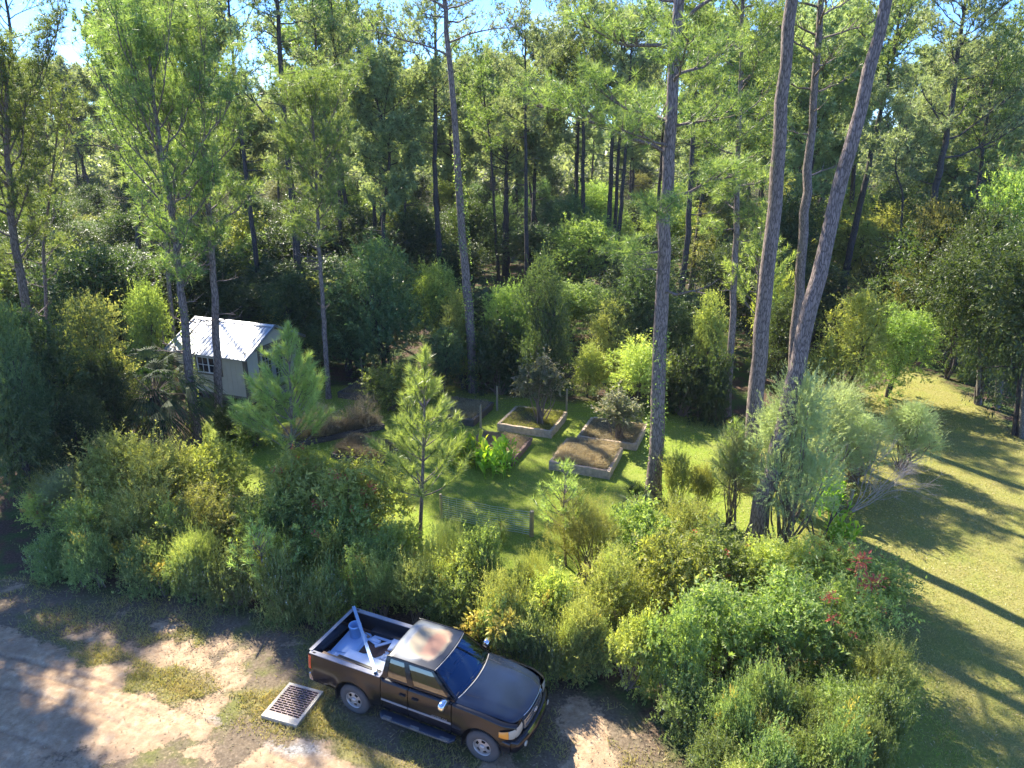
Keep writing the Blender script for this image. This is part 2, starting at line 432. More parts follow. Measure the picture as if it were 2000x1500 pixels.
def pine_parts(root, path, r0, z0, seed, limb=3.6, nlimb=26, nl=.24, nw=.022, nper=12, tufts=5, lm='needle', bark='bark',
               dead=4, top_r=0.25, el0=0.15, shape=0.75, limbs_extra=(), sides=12, clump=0.45, flare=1.25, dens=1.0, puff=0.8):
    """tall pine: path is the trunk centre line (relative to root)"""
    rg = np.random.default_rng(seed)
    P = smooth_path(path, 26)
    P[1:-1] += np.stack([rg.normal(size=24) * r0 * 0.10, rg.normal(size=24) * r0 * 0.10, np.zeros(24)], -1)
    H = P[-1, 2]
    zt = np.clip(P[:, 2] / H, 0, 1)
    rad = r0 * (1 - (1 - top_r) * zt ** 1.15); rad[0] *= flare; rad[1] *= 1 + (flare - 1) * 0.25
    tg = Geo(); tg.tube(P, rad, sides, wob=0.035, seed=seed)
    at = lambda z: np.array([np.interp(z, P[:, 2], P[:, i]) for i in range(3)])
    ra = lambda z: float(np.interp(z, P[:, 2], rad))
    C, D = [], []
    az = rg.random() * 6.28
    specs = []
    for i in range(nlimb):
        f = (i + rg.random() * 0.9) / nlimb
        z = z0 + (H - z0) * f ** 0.9
        az += 2.4 + rg.normal() * 0.35
        L = limb * (0.45 + 0.75 * math.sin(math.pi * min(1, 0.25 + 0.75 * (1 - f)) ** shape) if f < 0.8 else 0.5) * (0.7 + 0.5 * rg.random())
        specs.append((z, az, L, el0 + 0.75 * f + rg.normal() * 0.12, 0.10 + 0.15 * rg.random(), 1.0))
    for e in limbs_extra: specs.append(e)
    for i in range(dead):
        z = z0 * (0.6 + 0.4 * rg.random()); specs.append((z, rg.random() * 6.28, limb * (0.25 + 0.35 * rg.random()), 0.1, 0.02, 0.0))
    for z, a, L, el, cv, fol in specs:
        o = at(min(z, H - 0.1)); r = max(0.018, min(ra(z) * 0.42, 0.02 * L + 0.012))
        Q = limb_curve(rg, o, a, L, el, cv)
        tg.tube(Q, np.linspace(r, r * 0.3, len(Q)), 5, cap=False)
        nb = int(max(3, round(L * 2.6 * dens))) if fol > 0 else 3
        for b in range(nb):
            t = 0.3 + 0.7 * (b + rg.random() * 0.8) / nb
            o2 = np.array([np.interp(t, np.linspace(0, 1, len(Q)), Q[:, i]) for i in range(3)])
            sgn = 1 if b % 2 else -1
            a2 = a + sgn * (0.5 + 0.6 * rg.random())
            L2 = L * 0.30 * (1.15 - 0.5 * t) * (0.7 + 0.6 * rg.random()) + 0.2
            Q2 = limb_curve(rg, o2, a2, L2, el + 0.25 + 0.3 * rg.random(), 0.2, 4)
            tg.tube(Q2, np.linspace(r * 0.4 + 0.004, 0.005, 4), 3, cap=False)
            if fol <= 0: continue
            nt = max(2, int(tufts * fol * (0.7 + 0.6 * rg.random())))
            tt = 0.35 + 0.65 * rg.random(nt)
            c = np.stack([np.interp(tt, np.linspace(0, 1, 4), Q2[:, i]) for i in range(3)], -1) + rg.normal(size=(nt, 3)) * clump * 0.42
            dd = unit(unit(Q2[-1] - Q2[0]) * 0.7 + unit(c - Q2[1]) * 0.6 + np.array([0, 0, 0.25]))
            C.append(c); D.append(dd)
    tg.obj('trunk', M[bark], root)
    if C:
        C = np.concatenate(C); D = np.concatenate(D)
        g = Geo(); needles(g, C, D, nper, nl, nw, puff, rg)
        g.obj('crown', M[lm], root)
    return root

def young_pine_parts(root, path, r0, seed, spread, z0, nwh=8, nl=0.26, lm='needle_young', ang=0.75, nw=0.016, per=9, step=0.07, tipang=0.9):
    """young longleaf-like pine: whorls of rising branches, needles all along them"""
    rg = np.random.default_rng(seed)
    P = smooth_path(path, 14); H = P[-1, 2]
    tg = Geo(); tg.tube(P, r0 * (1 - 0.8 * np.linspace(0, 1, 14) ** 1.1), 8, wob=0.03, seed=seed)
    at = lambda z: np.array([np.interp(z, P[:, 2], P[:, i]) for i in range(3)])
    C, D, Rb = [], [], []
    def bottle(Q, t0, sz=1.0):
        ln = np.linalg.norm(np.diff(Q, axis=0), axis=1).sum(); n = max(3, int(ln * (1 - t0) / step))
        t = t0 + (1 - t0) * (np.arange(n) + rg.random(n)) / n
        tt = np.linspace(0, 1, len(Q))
        c = np.stack([np.interp(t, tt, Q[:, i]) for i in range(3)], -1)
        T = np.stack([np.interp(t, tt, np.gradient(Q, axis=0)[:, i]) for i in range(3)], -1); T = unit(T)
        rb = np.clip(0.25 + 0.65 * t ** 2 + 0.15 * rg.normal(size=n), 0, 1)
        C.append(c); D.append(T); Rb.append(rb)
    for wv in range(nwh):
        f = (wv + 0.5 * rg.random()) / nwh
        z = z0 + (H - z0) * f * 0.93
        nb = rg.integers(4, 7); a0 = rg.random() * 6.28
        for b in range(nb):
            L = spread * (1 - f) ** 1.05 * (0.7 + 0.5 * rg.random()) + 0.28
            a = a0 + b * 6.283 / nb + rg.normal() * 0.2
            Q = limb_curve(rg, at(z), a, L, 0.25 + ang * (0.3 + 0.7 * f) + rg.normal() * 0.08, 0.28, 6)
            tg.tube(Q, np.linspace(0.012 + 0.008 * L, 0.006, 6), 5, cap=False)
            bottle(Q, 0.42)
            ns = int(L * 1.8)
            for s in range(ns):
                t = 0.35 + 0.5 * rg.random()
                o = np.array([np.interp(t, np.linspace(0, 1, 6), Q[:, i]) for i in range(3)])
                Q2 = limb_curve(rg, o, a + (1 if s % 2 else -1) * (0.5 + 0.4 * rg.random()), L * 0.38 * (0.7 + 0.5 * rg.random()), 0.55 + 0.4 * rg.random(), 0.3, 4)
                tg.tube(Q2, np.linspace(0.009, 0.005, 4), 3, cap=False)
                bottle(Q2, 0.35)
    top = np.array([at(z) for z in np.linspace(H - 0.22 * (H - z0), H, 6)])
    bottle(top, 0.0); bottle(top, 0.3)
    tg.obj('trunk', M['bark'], root)
    g = Geo(); C = np.concatenate(C); D = np.concatenate(D); Rb = np.concatenate(Rb)
    needles(g, C, D, per, nl, nw, tipang * 0.55, rg, droop=0.1, rbase=Rb)
    g.obj('crown', M[lm], root)
    return root

def broad_tree_parts(root, seed, H, R, ntw, k, L, wd, lm, z0=0.3, nl=14, bark='bark_dark', tr=0.14, lobe=0.42, tl=0.5, forks=3, path=None, upd=0.4):
    rg = np.random.default_rng(seed)
    P, d, LC, li = lobes_pts(rg, ntw, R, H, nl, z0 * H, lobe)
    g = Geo(); lobr = rg.random(nl)
    d2 = d + np.array([0, 0, upd]) + 0.4 * rg.normal(size=d.shape)
    sprays(g, P, d2, tl, k, L, wd, rg, 0.8, 0.5, np.clip(0.6 * lobr[li] + 0.4 * rg.random(ntw), 0, 1))
    g.obj('crown', M[lm] if isinstance(lm, str) else lm, root)
    s = Geo()
    for q in range(forks):
        a = rg.random() * 6.28; b = np.array([math.cos(a), math.sin(a), 0]) * tr * 0.8 * (forks > 1)
        top = np.array([math.cos(a) * R * 0.35, math.sin(a) * R * 0.35, H * 0.75])
        pts = np.array([b * (1 - t) + top * t ** 1.3 * np.array([1, 1, 0]) + np.array([0, 0, top[2] * t]) for t in np.linspace(0, 1, 8)])
        pts[1:] += rg.normal(size=(7, 3)) * 0.08
        s.tube(pts, np.linspace(tr, tr * 0.3, 8) * (1 if q == 0 else 0.7), 7)
        for c in LC[q::forks]:
            o = pts[rg.integers(3, 7)]
            mdl = (o + c) / 2 + rg.normal(size=3) * 0.15
            s.tube([o, mdl, c], [tr * 0.3, tr * 0.2, tr * 0.08], 5, cap=False)
    s.obj('trunk', M[bark], root)
    return root

def fan_leaf(g, o, d, Ls, nseg, rg, droop=0.5, spread=2.4, wseg=0.045, rb=0.5, cost=0.0):
    """fan palm blade: segments radiating from o, facing along d"""
    d = unit(np.array(d, float)); s = unit(np.cross(d, [0, 0, 1.0]) + 1e-6); u = np.cross(s, d)
    for i in range(nseg):
        a = (i / (nseg - 1) - 0.5) * spread
        v = unit(d * math.cos(a) + s * math.sin(a) + u * 0.12 * math.cos(2 * a))
        L = Ls * (0.75 + 0.25 * math.cos(a)) * (0.9 + 0.15 * rg.random())
        sw = unit(np.cross(v, u)) * wseg * 0.5
        t = np.array([0, 0.35, 0.7, 1.0])
        C = o + v[None] * (L * t)[:, None]; C[:, 2] -= droop * L * t ** 2.2 * (0.8 + 0.4 * rg.random())
        wd = np.array([0.35, 1.0, 0.8, 0.05])
        ridge = u * wseg * 0.18
        V = np.stack([C - sw * wd[:, None], C + ridge, C + sw * wd[:, None]], 1)
        g.grid(V, rnd=np.clip(rb + 0.3 * (rg.random() - 0.5), 0, 1), smooth=False)
def palm_parts(root, seed, nfr, pl, Ls, nseg, H=0.5, tr=0.0, deadn=6, wseg=0.05, droop=0.55, elmin=-0.3):
    rg = np.random.default_rng(seed); g = Geo(); st = Geo(); dg = Geo()
    for i in range(nfr + deadn):
        dead = i >= nfr
        a = i * 2.4 + rg.normal() * 0.2
        el = (elmin + 1.5 * ((nfr - i) / nfr) ** 1.2) if not dead else -0.75 - 0.3 * rg.random()
        d = np.array([math.cos(a) * math.cos(el), math.sin(a) * math.cos(el), math.sin(el)])
        o = np.array([0, 0, H]); e = o + d * pl * (0.8 + 0.4 * rg.random()) * (1 if not dead else 0.6)
        e[2] = max(e[2], 0.25)
        m = (o + e) / 2 + np.array([0, 0, 0.06 * pl])
        (dg if dead else st).tube([o, m, e], [0.018, 0.013, 0.009], 4, cap=False)
        d2 = unit(e - m)
        fan_leaf(dg if dead else g, e, d2, Ls * (0.9 + 0.2 * rg.random()), nseg, rg, droop if not dead else 0.9, wseg=wseg, rb=rg.random())
    g.obj('fronds', M['palm'], root); st.obj('stalks', M['twig'], root)
    if deadn: dg.obj('dead_fronds', M['palm_dead'], root)
    if tr:
        t = Geo(); zz = np.linspace(0, H, 8); t.tube(np.stack([zz * 0, zz * 0, zz], -1), [tr * 1.1] + [tr] * 7, 10, wob=0.12, seed=seed); t.obj('trunk', M['bark_dark'], root)
    return root
def blades(g, P, rg, h, wd, lean=0.5, seg=1, rb=None):
    """upright grass blades, one triangle each"""
    N = len(P)
    a = rg.random(N) * 6.283
    s = np.stack([np.cos(a), np.sin(a), np.zeros(N)], -1) * (wd * 0.5)
    hh = (h * (0.5 + 0.8 * rg.random(N)))
    tip = P + np.stack([rg.normal(size=N) * lean * hh, rg.normal(size=N) * lean * hh, hh], -1)
    V = np.stack([P - s, P + s, tip], 1).reshape(-1, 3)
    g.add(V, np.arange(3 * N).reshape(-1, 3), rg.random(N) if rb is None else np.clip(rb + 0.25 * rg.normal(size=N), 0, 1))
def canna_parts(root, seed, n, R, H, L=0.5):
    rg = np.random.default_rng(seed); g = Geo(); s = Geo()
    for i in range(n):
        a = rg.random() * 6.28; r = R * math.sqrt(rg.random()); b = np.array([r * math.cos(a), r * math.sin(a), 0])
        h = H * (0.6 + 0.5 * rg.random()); lean = rg.normal(size=2) * 0.12
        s.tube([b, b + [lean[0] * h, lean[1] * h, h]], [0.018, 0.01], 5, cap=False)
        nlv = 6
        for k in range(nlv):
            t = 0.25 + 0.75 * k / (nlv - 1); o = b + np.array([lean[0] * h * t, lean[1] * h * t, h * t])
            az = rg.random() * 6.28; el = 0.5 + 0.7 * t
            d = np.array([math.cos(az) * math.cos(el), math.sin(az) * math.cos(el), math.sin(el)])
            sd = unit(np.cross(d, [0, 0, 1.0])); u = np.cross(sd, d); ll = L * (0.7 + 0.4 * rg.random())
            tt = np.linspace(0, 1, 6); C = o + d * (tt * ll)[:, None]; C -= u * 0.0; C[:, 2] -= 0.35 * ll * tt ** 2.5
            wd = ll * 0.16 * np.sin(np.pi * np.clip(tt * 0.93 + 0.05, 0, 1)) ** 0.8
            V = np.stack([C - sd * wd[:, None] + u * wd[:, None] * .35, C, C + sd * wd[:, None] + u * wd[:, None] * .35], 1)
            g.grid(V, rnd=float(np.clip(0.25 + 0.5 * t * rg.random() + (0.35 if rg.random() < .15 else 0), 0, 1)))
    g.obj('leaves', M['canna'], root); s.obj('stems', M['canna'], root)
    return root
# ------------------------------------------------------------------ ground
def fbm(x, y, sc, seed, octv=4):
    rg = np.random.default_rng(seed); out = np.zeros_like(x); amp = 1; tot = 0
    T = rg.random((256, 256))
    for o in range(octv):
        u = x * sc + 37.3 * o + 1000; v = y * sc + 91.7 * o + 1000
        i = np.floor(u).astype(int); j = np.floor(v).astype(int); fu = u - i; fv = v - j
        fu = fu * fu * (3 - 2 * fu); fv = fv * fv * (3 - 2 * fv)
        a = T[i % 256, j % 256]; b = T[(i + 1) % 256, j % 256]; c = T[i % 256, (j + 1) % 256]; d = T[(i + 1) % 256, (j + 1) % 256]
        out += amp * ((a * (1 - fu) + b * fu) * (1 - fv) + (c * (1 - fu) + d * fu) * fv); tot += amp; amp *= 0.5; sc *= 2.03
    return out / tot
def sdf(x, y, poly):
    """signed distance, positive inside"""
    P = np.array(poly, float); n = len(P)
    d = np.full(x.shape, 1e9); ins = np.zeros(x.shape, bool)
    for i in range(n):
        a = P[i]; b = P[(i + 1) % n]; e = b - a
        t = np.clip(((x - a[0]) * e[0] + (y - a[1]) * e[1]) / (e @ e + 1e-9), 0, 1)
        d = np.minimum(d, np.hypot(x - a[0] - t * e[0], y - a[1] - t * e[1]))
        c = ((a[1] > y) != (b[1] > y)) & (x < (b[0] - a[0]) * (y - a[1]) / (b[1] - a[1] + 1e-12) + a[0])
        ins ^= c
    return np.where(ins, d, -d)
def gpoly(pts): return [tuple(gp(*p)[:2]) for p in pts]
LAWN = gpoly([(290, 905), (395, 825), (560, 792), (640, 752), (800, 742), (1000, 775), (1180, 790), (1300, 785), (1420, 835), (1560, 830), (1680, 780),
              (1780, 722), (1850, 742), (2000, 860), (2300, 980), (3000, 1500), (2500, 2000), (1560, 2000), (1640, 1480), (1700, 1300),
              (1400, 1200), (1080, 1170), (900, 1110), (700, 1040), (480, 960)])
DIRT = gpoly([(-900, 1150), (0, 1228), (120, 1262), (250, 1325), (420, 1395), (540, 1445), (680, 1452), (800, 1492), (940, 1600), (960, 2100), (-1500, 2100)])
VERGE = gpoly([(-400, 1080), (60, 1150), (300, 1165), (480, 1190), (640, 1235), (900, 1300), (1100, 1330), (1250, 1420), (1330, 1500), (1500, 2100),
               (-1500, 2100), (-900, 1150)])
SAND = gpoly([(1095, 1475), (1150, 1458), (1215, 1480), (1235, 1560), (1080, 1700), (1040, 1560)])
BAND = gpoly([(60, 1235), (180, 1262), (300, 1300), (420, 1345), (520, 1355), (640, 1330), (650, 1390), (780, 1480), (930, 1530), (800, 1535), (600, 1440), (500, 1412), (380, 1390), (250, 1345), (130, 1295)])
GRAV = gpoly([(425, 1385), (470, 1378), (600, 1440), (640, 1475), (560, 1468)])
def masks(x, y):
    wx = x + 1.4 * (fbm(x, y, 0.7, 1) - 0.5); wy = y + 1.4 * (fbm(x, y, 0.7, 2) - 0.5)
    sm = lambda s, w: np.clip(0.5 + s / w, 0, 1)
    lawn = sm(sdf(wx, wy, LAWN), 0.8)
    dirt = sm(sdf(wx, wy, DIRT), 0.9)
    verge = sm(sdf(wx, wy, VERGE), 0.9)
    sand = sm(sdf(wx, wy, SAND), 0.5)
    nz = fbm(x, y, 0.55, 5); n2 = fbm(x, y, 1.7, 9)
    # grass tongues that creep over the packed sand, bare patches in the verge
    vd = verge * np.clip((nz - 0.52) * 4.5 + (n2 - 0.5) * 2.4 + 0.02, 0.0, 0.75)
    dd = dirt * np.clip(1.0 - np.clip((fbm(x, y, 0.45, 12) - 0.60) * 7, 0, 0.75), 0, 1)
    band = sm(sdf(x + 0.7 * (fbm(x, y, 1.2, 51) - .5), y + 0.9 * (fbm(x, y, 1.2, 52) - .5), BAND), 0.5) * np.clip((fbm(x, y, 1.0, 53) - .3) * 3.5, 0, 1)
    dirt = np.maximum(np.maximum(dd, vd), sand) * (1 - 0.9 * band)
    lawn = np.maximum(lawn, band * .6)
    dry = np.clip((x - 7.5) / 3.5, 0, 1) * 0.75 + 0.25 * nz
    dry = np.maximum(dry, verge * 0.8)
    grav = sm(sdf(wx, wy, GRAV), 0.3)
    return lawn, dirt, dry, verge, grav
def ground_z(x, y):
    return 0.03 * (fbm(x, y, 0.15, 21, 2) - 0.5) + 0.015 * (fbm(x, y, 1.3, 22, 3) - 0.5)

def ground_material():
    m, n, l, b = mat('ground_surface')
    def A(nm):
        a = n.new('ShaderNodeAttribute'); a.attribute_name = nm; return a.outputs['Fac']
    geo = n.new('ShaderNodeNewGeometry')
    def noise(sc, det=6, ro=0.6):
        t = n.new('ShaderNodeTexNoise'); t.inputs['Scale'].default_value = sc; t.inputs['Detail'].default_value = det; t.inputs['Roughness'].default_value = ro
        l.new(geo.outputs['Position'], t.inputs['Vector']); return t.outputs['Fac']
    def ramp(f, stops):
        r = n.new('ShaderNodeValToRGB'); e = r.color_ramp.elements
        e[0].position, e[0].color = stops[0][0], rgba(stops[0][1]); e[1].position, e[1].color = stops[-1][0], rgba(stops[-1][1])
        for p, c in stops[1:-1]: x = e.new(p); x.color = rgba(c)
        l.new(f, r.inputs[0]); return r.outputs[0]
    def mix(f, a, c, mode='MIX'):
        x = n.new('ShaderNodeMixRGB'); x.blend_type = mode
        for i, q in ((0, f), (1, a), (2, c)):
            if isinstance(q, (int, float)): x.inputs[i].default_value = q
            elif isinstance(q, tuple): x.inputs[i].default_value = rgba(q)
            else: l.new(q, x.inputs[i])
        return x.outputs[0]
    def math_(op, a, c=None, cl=False):
        x = n.new('ShaderNodeMath'); x.operation = op; x.use_clamp = cl
        for i, q in enumerate((a, c)):
            if q is None: continue
            if isinstance(q, (int, float)): x.inputs[i].default_value = q
            else: l.new(q, x.inputs[i])
        return x.outputs[0]
    big = noise(0.9, 5); fine = noise(14, 8, 0.7); vf = noise(60, 4, 0.7)
    litter = ramp(fine, [(0.3, (0.035, 0.022, 0.015)), (0.55, (0.10, 0.065, 0.045)), (0.75, (0.20, 0.14, 0.10))])
    weeds = ramp(fine, [(0.3, (0.03, 0.055, 0.015)), (0.6, (0.08, 0.12, 0.03)), (0.8, (0.16, 0.17, 0.06))])
    base = mix(ramp(big, [(0.45, (0, 0, 0)), (0.58, (1, 1, 1))]), litter, weeds)
    vgrass = ramp(fine, [(0.25, (0.085, 0.062, 0.042)), (0.5, (0.17, 0.13, 0.088)), (0.75, (0.29, 0.23, 0.16))])
    vgrass = mix(ramp(noise(0.8, 6), [(0.52, (0, 0, 0)), (0.64, (1, 1, 1))]), vgrass, ramp(fine, [(0.25, (0.07, 0.075, 0.025)), (0.55, (0.16, 0.16, 0.055)), (0.8, (0.27, 0.25, 0.10))]))
    base = mix(A('verge'), base, vgrass)
    lg = ramp(fine, [(0.25, (0.11, 0.17, 0.022)), (0.55, (0.22, 0.28, 0.04)), (0.8, (0.34, 0.37, 0.07))])
    ld = ramp(fine, [(0.25, (0.15, 0.15, 0.045)), (0.55, (0.27, 0.25, 0.08)), (0.8, (0.39, 0.34, 0.13))])
    dryf = math_('ADD', A('dry'), math_('MULTIPLY', math_('SUBTRACT', big, 0.5), 1.6), True)
    lawn = mix(dryf, lg, ld)
    c = mix(A('lawn'), base, lawn)
    dirt = ramp(noise(5, 9, 0.68), [(0.3, (0.30, 0.19, 0.11)), (0.5, (0.45, 0.315, 0.19)), (0.66, (0.58, 0.43, 0.28))])
    dirt = mix(math_('MULTIPLY', ramp(noise(1.3, 5), [(0.42, (0, 0, 0)), (0.62, (1, 1, 1))]), 0.6), dirt, (0.29, 0.20, 0.13))
    dirt = mix(math_('MULTIPLY', ramp(noise(38, 5, .8), [(0.55, (0, 0, 0)), (0.68, (1, 1, 1))]), 0.7), dirt, (0.20, 0.14, 0.09))
    grv = ramp(n_vor(n, l, geo), [(0.0, (0.17, 0.155, 0.14)), (0.5, (0.27, 0.255, 0.24)), (1.0, (0.38, 0.36, 0.34))])
    dirt = mix(A('grav'), dirt, grv)
    dirt = mix(A('rut'), dirt, (0.24, 0.165, 0.11))
    edge = math_('ADD', A('dirt'), math_('MULTIPLY', math_('SUBTRACT', fine, 0.5), 1.1))
    edge = math_('ADD', edge, math_('MULTIPLY', math_('SUBTRACT', noise(3.2, 6), 0.5), 0.9))
    sm = n.new('ShaderNodeMapRange'); sm.inputs['From Min'].default_value = 0.38; sm.inputs['From Max'].default_value = 0.62
    l.new(edge, sm.inputs['Value'])
    c = mix(sm.outputs[0], c, dirt)
    l.new(c, b.inputs['Base Color'])
    b.inputs['Roughness'].default_value = 0.95
    b.inputs['Specular IOR Level'].default_value = 0.15
    bp = n.new('ShaderNodeBump'); bp.inputs['Strength'].default_value = 0.7; bp.inputs['Distance'].default_value = 0.05
    hh = math_('ADD', math_('MULTIPLY', fine, 0.8), math_('MULTIPLY', vf, 0.5))
    l.new(hh, bp.inputs['Height']); l.new(bp.outputs[0], b.inputs['Normal'])
    return m
def n_vor(n, l, geo):
    v = n.new('ShaderNodeTexVoronoi'); v.inputs['Scale'].default_value = 26
    l.new(geo.outputs['Position'], v.inputs['Vector'])
    s = n.new('ShaderNodeSeparateColor'); l.new(v.outputs['Color'], s.inputs[0])
    return s.outputs[0]
M['ground'] = ground_material()
def ground_attrs(me, x, y):
    for nm, v in zip(('lawn', 'dirt', 'dry', 'verge', 'grav'), masks(x, y)):
        a = me.attributes.new(nm, 'FLOAT', 'POINT'); a.data.foreach_set('value', v.astype(np.float32))
def sheet(name, X, Y, Z, keep=None, parent=None, extra=None):
    V = np.stack([X, Y, Z], -1); n_, m_ = X.shape
    i = np.arange(n_ - 1)[:, None]; j = np.arange(m_ - 1)[None, :]
    F = np.stack([i * m_ + j, (i + 1) * m_ + j, (i + 1) * m_ + j + 1, i * m_ + j + 1], -1)
    F = F[keep] if keep is not None else F.reshape(-1, 4)
    us, inv = np.unique(F, return_inverse=True)
    V = V.reshape(-1, 3)[us]; ex = extra.ravel()[us] if extra is not None else None; F = inv.reshape(F.shape)
    g = Geo(); g.add(V, F, smooth=True)
    me = g.mesh(name, M['ground']); ground_attrs(me, V[:, 0], V[:, 1])
    if ex is not None:
        a = me.attributes.new('rut', 'FLOAT', 'POINT'); a.data.foreach_set('value', np.clip(ex, 0, 1).astype(np.float32))
    o = link(name, me); o['kind'] = 'structure'
    return o
def axis(lo, hi, st, far):
    a = np.arange(lo, hi + st, st); k = np.cumsum(st * 1.35 ** np.arange(1, 40)); k = k[k < far]
    return np.concatenate([(lo - k)[::-1], a, hi + k])
gx = axis(-24, 26, 0.25, 1500); gy = axis(6, 50, 0.25, 1500)
X, Y = np.meshgrid(gx, gy, indexing='ij')
near = np.clip((60 - np.hypot(X, Y - 25)) / 20, 0, 1)
GZ = ground_z(X, Y) * near
sheet('ground', X, Y, GZ - 0.008)
# lawn sheet just above the ground
X, Y = np.meshgrid(np.arange(-16, 30, 0.22), np.arange(9, 46, 0.22), indexing='ij')
lw = masks(X, Y)[0]
lw = lw * (sdf(X, Y, LAWN) > -1.2)
kp = (lw[:-1, :-1] + lw[1:, 1:] + lw[:-1, 1:] + lw[1:, :-1]) > 2.2
sheet('lawn', X, Y, ground_z(X, Y) + 0.004, kp)
# sandy road with tyre ruts
RA = gp(0, 1262); RB = gp(700, 1510)
rd = (RB - RA).normalized(); rn = Vector((-rd.y, rd.x, 0))
sa, ca = rd.y, rd.x
U, W = np.meshgrid(np.arange(-3, 15, 0.045), np.arange(-5.5, 2.6, 0.045), indexing='ij')
X = RA.x + rd.x * U + rn.x * W; Y = RA.y + rd.y * U + rn.y * W
mk = masks(X, Y)
dsd = np.clip(sdf(X, Y, DIRT) / 0.8 + 0.3, 0, 1)
rut = np.zeros_like(X); bend = 0.45 * np.sin(U * 0.26 + .4) + 0.12 * (fbm(U, W * 0, 0.5, 31) - 0.5)
for wc, dp, wd_ in ((-0.45, 0.07, 0.045), (-0.55, 0.02, 0.12), (-0.80, 0.035, 0.04), (-1.3, 0.035, 0.05), (-1.42, 0.02, 0.12), (-2.35, 0.04, 0.05), (-2.9, .02, .10)):
    q = np.exp(-((W - wc - bend) / wd_) ** 2)
    tread = 1 + 0.2 * np.sign(np.sin(U * 2 * np.pi / 0.16 + 6 * (W - wc)))
    rut += dp * q * tread * np.clip(fbm(U, W * 0 + wc, 0.35, 33) * 2.6 - 0.55, 0.1, 1)
Z = ground_z(X, Y) + 0.004 + 0.05 * dsd - rut * dsd + 0.02 * (fbm(X, Y, 3.0, 35, 4) - 0.5) * dsd
Z = np.maximum(Z, ground_z(X, Y) + 0.002)
inside = sdf(X, Y, DIRT) > -0.15
kp = inside[:-1, :-1] & inside[1:, 1:]
sheet('dirt_road', X, Y, Z, kp, extra=np.clip(rut / 0.085, 0, .8) * dsd * np.clip(fbm(X, Y, 2.5, 61) * 2.4 - .5, 0, 1))
# grass: short blades over the lawns and verge
def scatter_pts(n, x0, x1, y0, y1, seed, fn):
    rg = np.random.default_rng(seed); x = x0 + (x1 - x0) * rg.random(n); y = y0 + (y1 - y0) * rg.random(n)
    p = fn(x, y); k = rg.random(n) < p; x, y = x[k], y[k]
    return np.stack([x, y, ground_z(x, y)], -1), rg
def vis(x, y):
    dz = CAM_H; s = y * CP + CAM_H * SP
    u = 1000 + FPX * x / s
    return (u > -40) & (u < 2040)
def in_bed(x, y):
    return np.zeros_like(x, bool)
P, rg = scatter_pts(330000, -14, 24, 10, 36, 3, lambda x, y: (masks(x, y)[0] > 0.5) * (masks(x, y)[2] < 0.62) * vis(x, y) * np.clip(1.25 - y / 50, 0.3, 1))
g = Geo(); blades(g, P, rg, 0.055, 0.018, 0.6)
tag(g.obj('lawn_grass', M['grass']), 'short bright green mown grass around the raised beds', 'grass', kind='stuff')
P, rg = scatter_pts(420000, 6, 26, 9, 36, 4, lambda x, y: (masks(x, y)[0] > 0.5) * (masks(x, y)[2] >= 0.5) * vis(x, y) * np.clip(1.3 - y / 40, 0.2, 1) * 0.8)
g = Geo(); blades(g, P, rg, 0.05, 0.018, 0.7)
tag(g.obj('dry_lawn_grass', M['grass_dry']), 'short yellowing mown grass of the open lawn on the right', 'grass', kind='stuff')
P, rg = scatter_pts(230000, -18, 8, 8.5, 24, 6, lambda x, y: (masks(x, y)[3] > 0.4) * (masks(x, y)[1] < 0.42) * np.clip((fbm(x, y, 0.8, 41) - .42) * 5, 0.04, 1) * vis(x, y) * (1 - 0.85 * (sdf(x, y, DIRT) > 0.2)))
g = Geo(); blades(g, P, rg, 0.10, 0.02, 0.8, rb=np.clip(0.1 + 0.9 * fbm(P[:, 0], P[:, 1], 0.6, 43), 0, 1))
tag(g.obj('verge_grass', M['grass_dry']), 'sparse rough grass on the sandy verge beside the pickup', 'grass', kind='stuff')

# fallen needles, leaves and bits on the verge and road
P, rg = scatter_pts(26000, -18, 8, 8.5, 20, 16, lambda x, y: (masks(x, y)[3] > 0.3) * np.clip((fbm(x, y, 0.7, 47) - .35) * 3, 0.05, 1) * np.where(sdf(x, y, DIRT) > .3, .25, 1) * vis(x, y))
P[:, 2] += 0.02; P[:, 2] += 0.05 * np.clip(sdf(P[:, 0], P[:, 1], DIRT) / 0.8 + 0.3, 0, 1)
g = Geo(); D = rg.normal(size=P.shape); D[:, 2] *= .15; leaves(g, P, D, 0.07, 0.022, rg, up=2)
tag(g.obj('leaf_litter', M['dry_dark']), 'fallen leaves and pine straw scattered over the verge', 'leaf litter', kind='stuff')
P, rg = scatter_pts(30000, 6, 26, 9, 36, 17, lambda x, y: (masks(x, y)[0] > 0.3) * np.clip((fbm(x, y, 0.5, 48) - .4) * 3, 0.03, 1) * vis(x, y) * .5)
P[:, 2] += 0.03
g = Geo(); D = rg.normal(size=P.shape); D[:, 2] *= .2; leaves(g, P, D, 0.08, 0.02, rg, up=2)
tag(g.obj('fallen_straw', M['dry']), 'pine straw and dry leaves lying on the open lawn', 'leaf litter', kind='stuff')

P, rg = scatter_pts(260000, -16, 2, 9, 17, 26, lambda x, y: (sdf(x, y, LAWN) < -1.5) * np.clip((masks(x, y)[0] - .25) * 1.6, 0, 1) * vis(x, y))
g = Geo(); blades(g, P, rg, 0.10, 0.02, 0.8, rb=np.clip(0.2 + 0.9 * fbm(P[:, 0], P[:, 1], 0.9, 44), 0, 1))
tag(g.obj('roadside_grass', M['grass_dry']), 'strip of green grass between the sandy road and the verge', 'grass', kind='stuff')
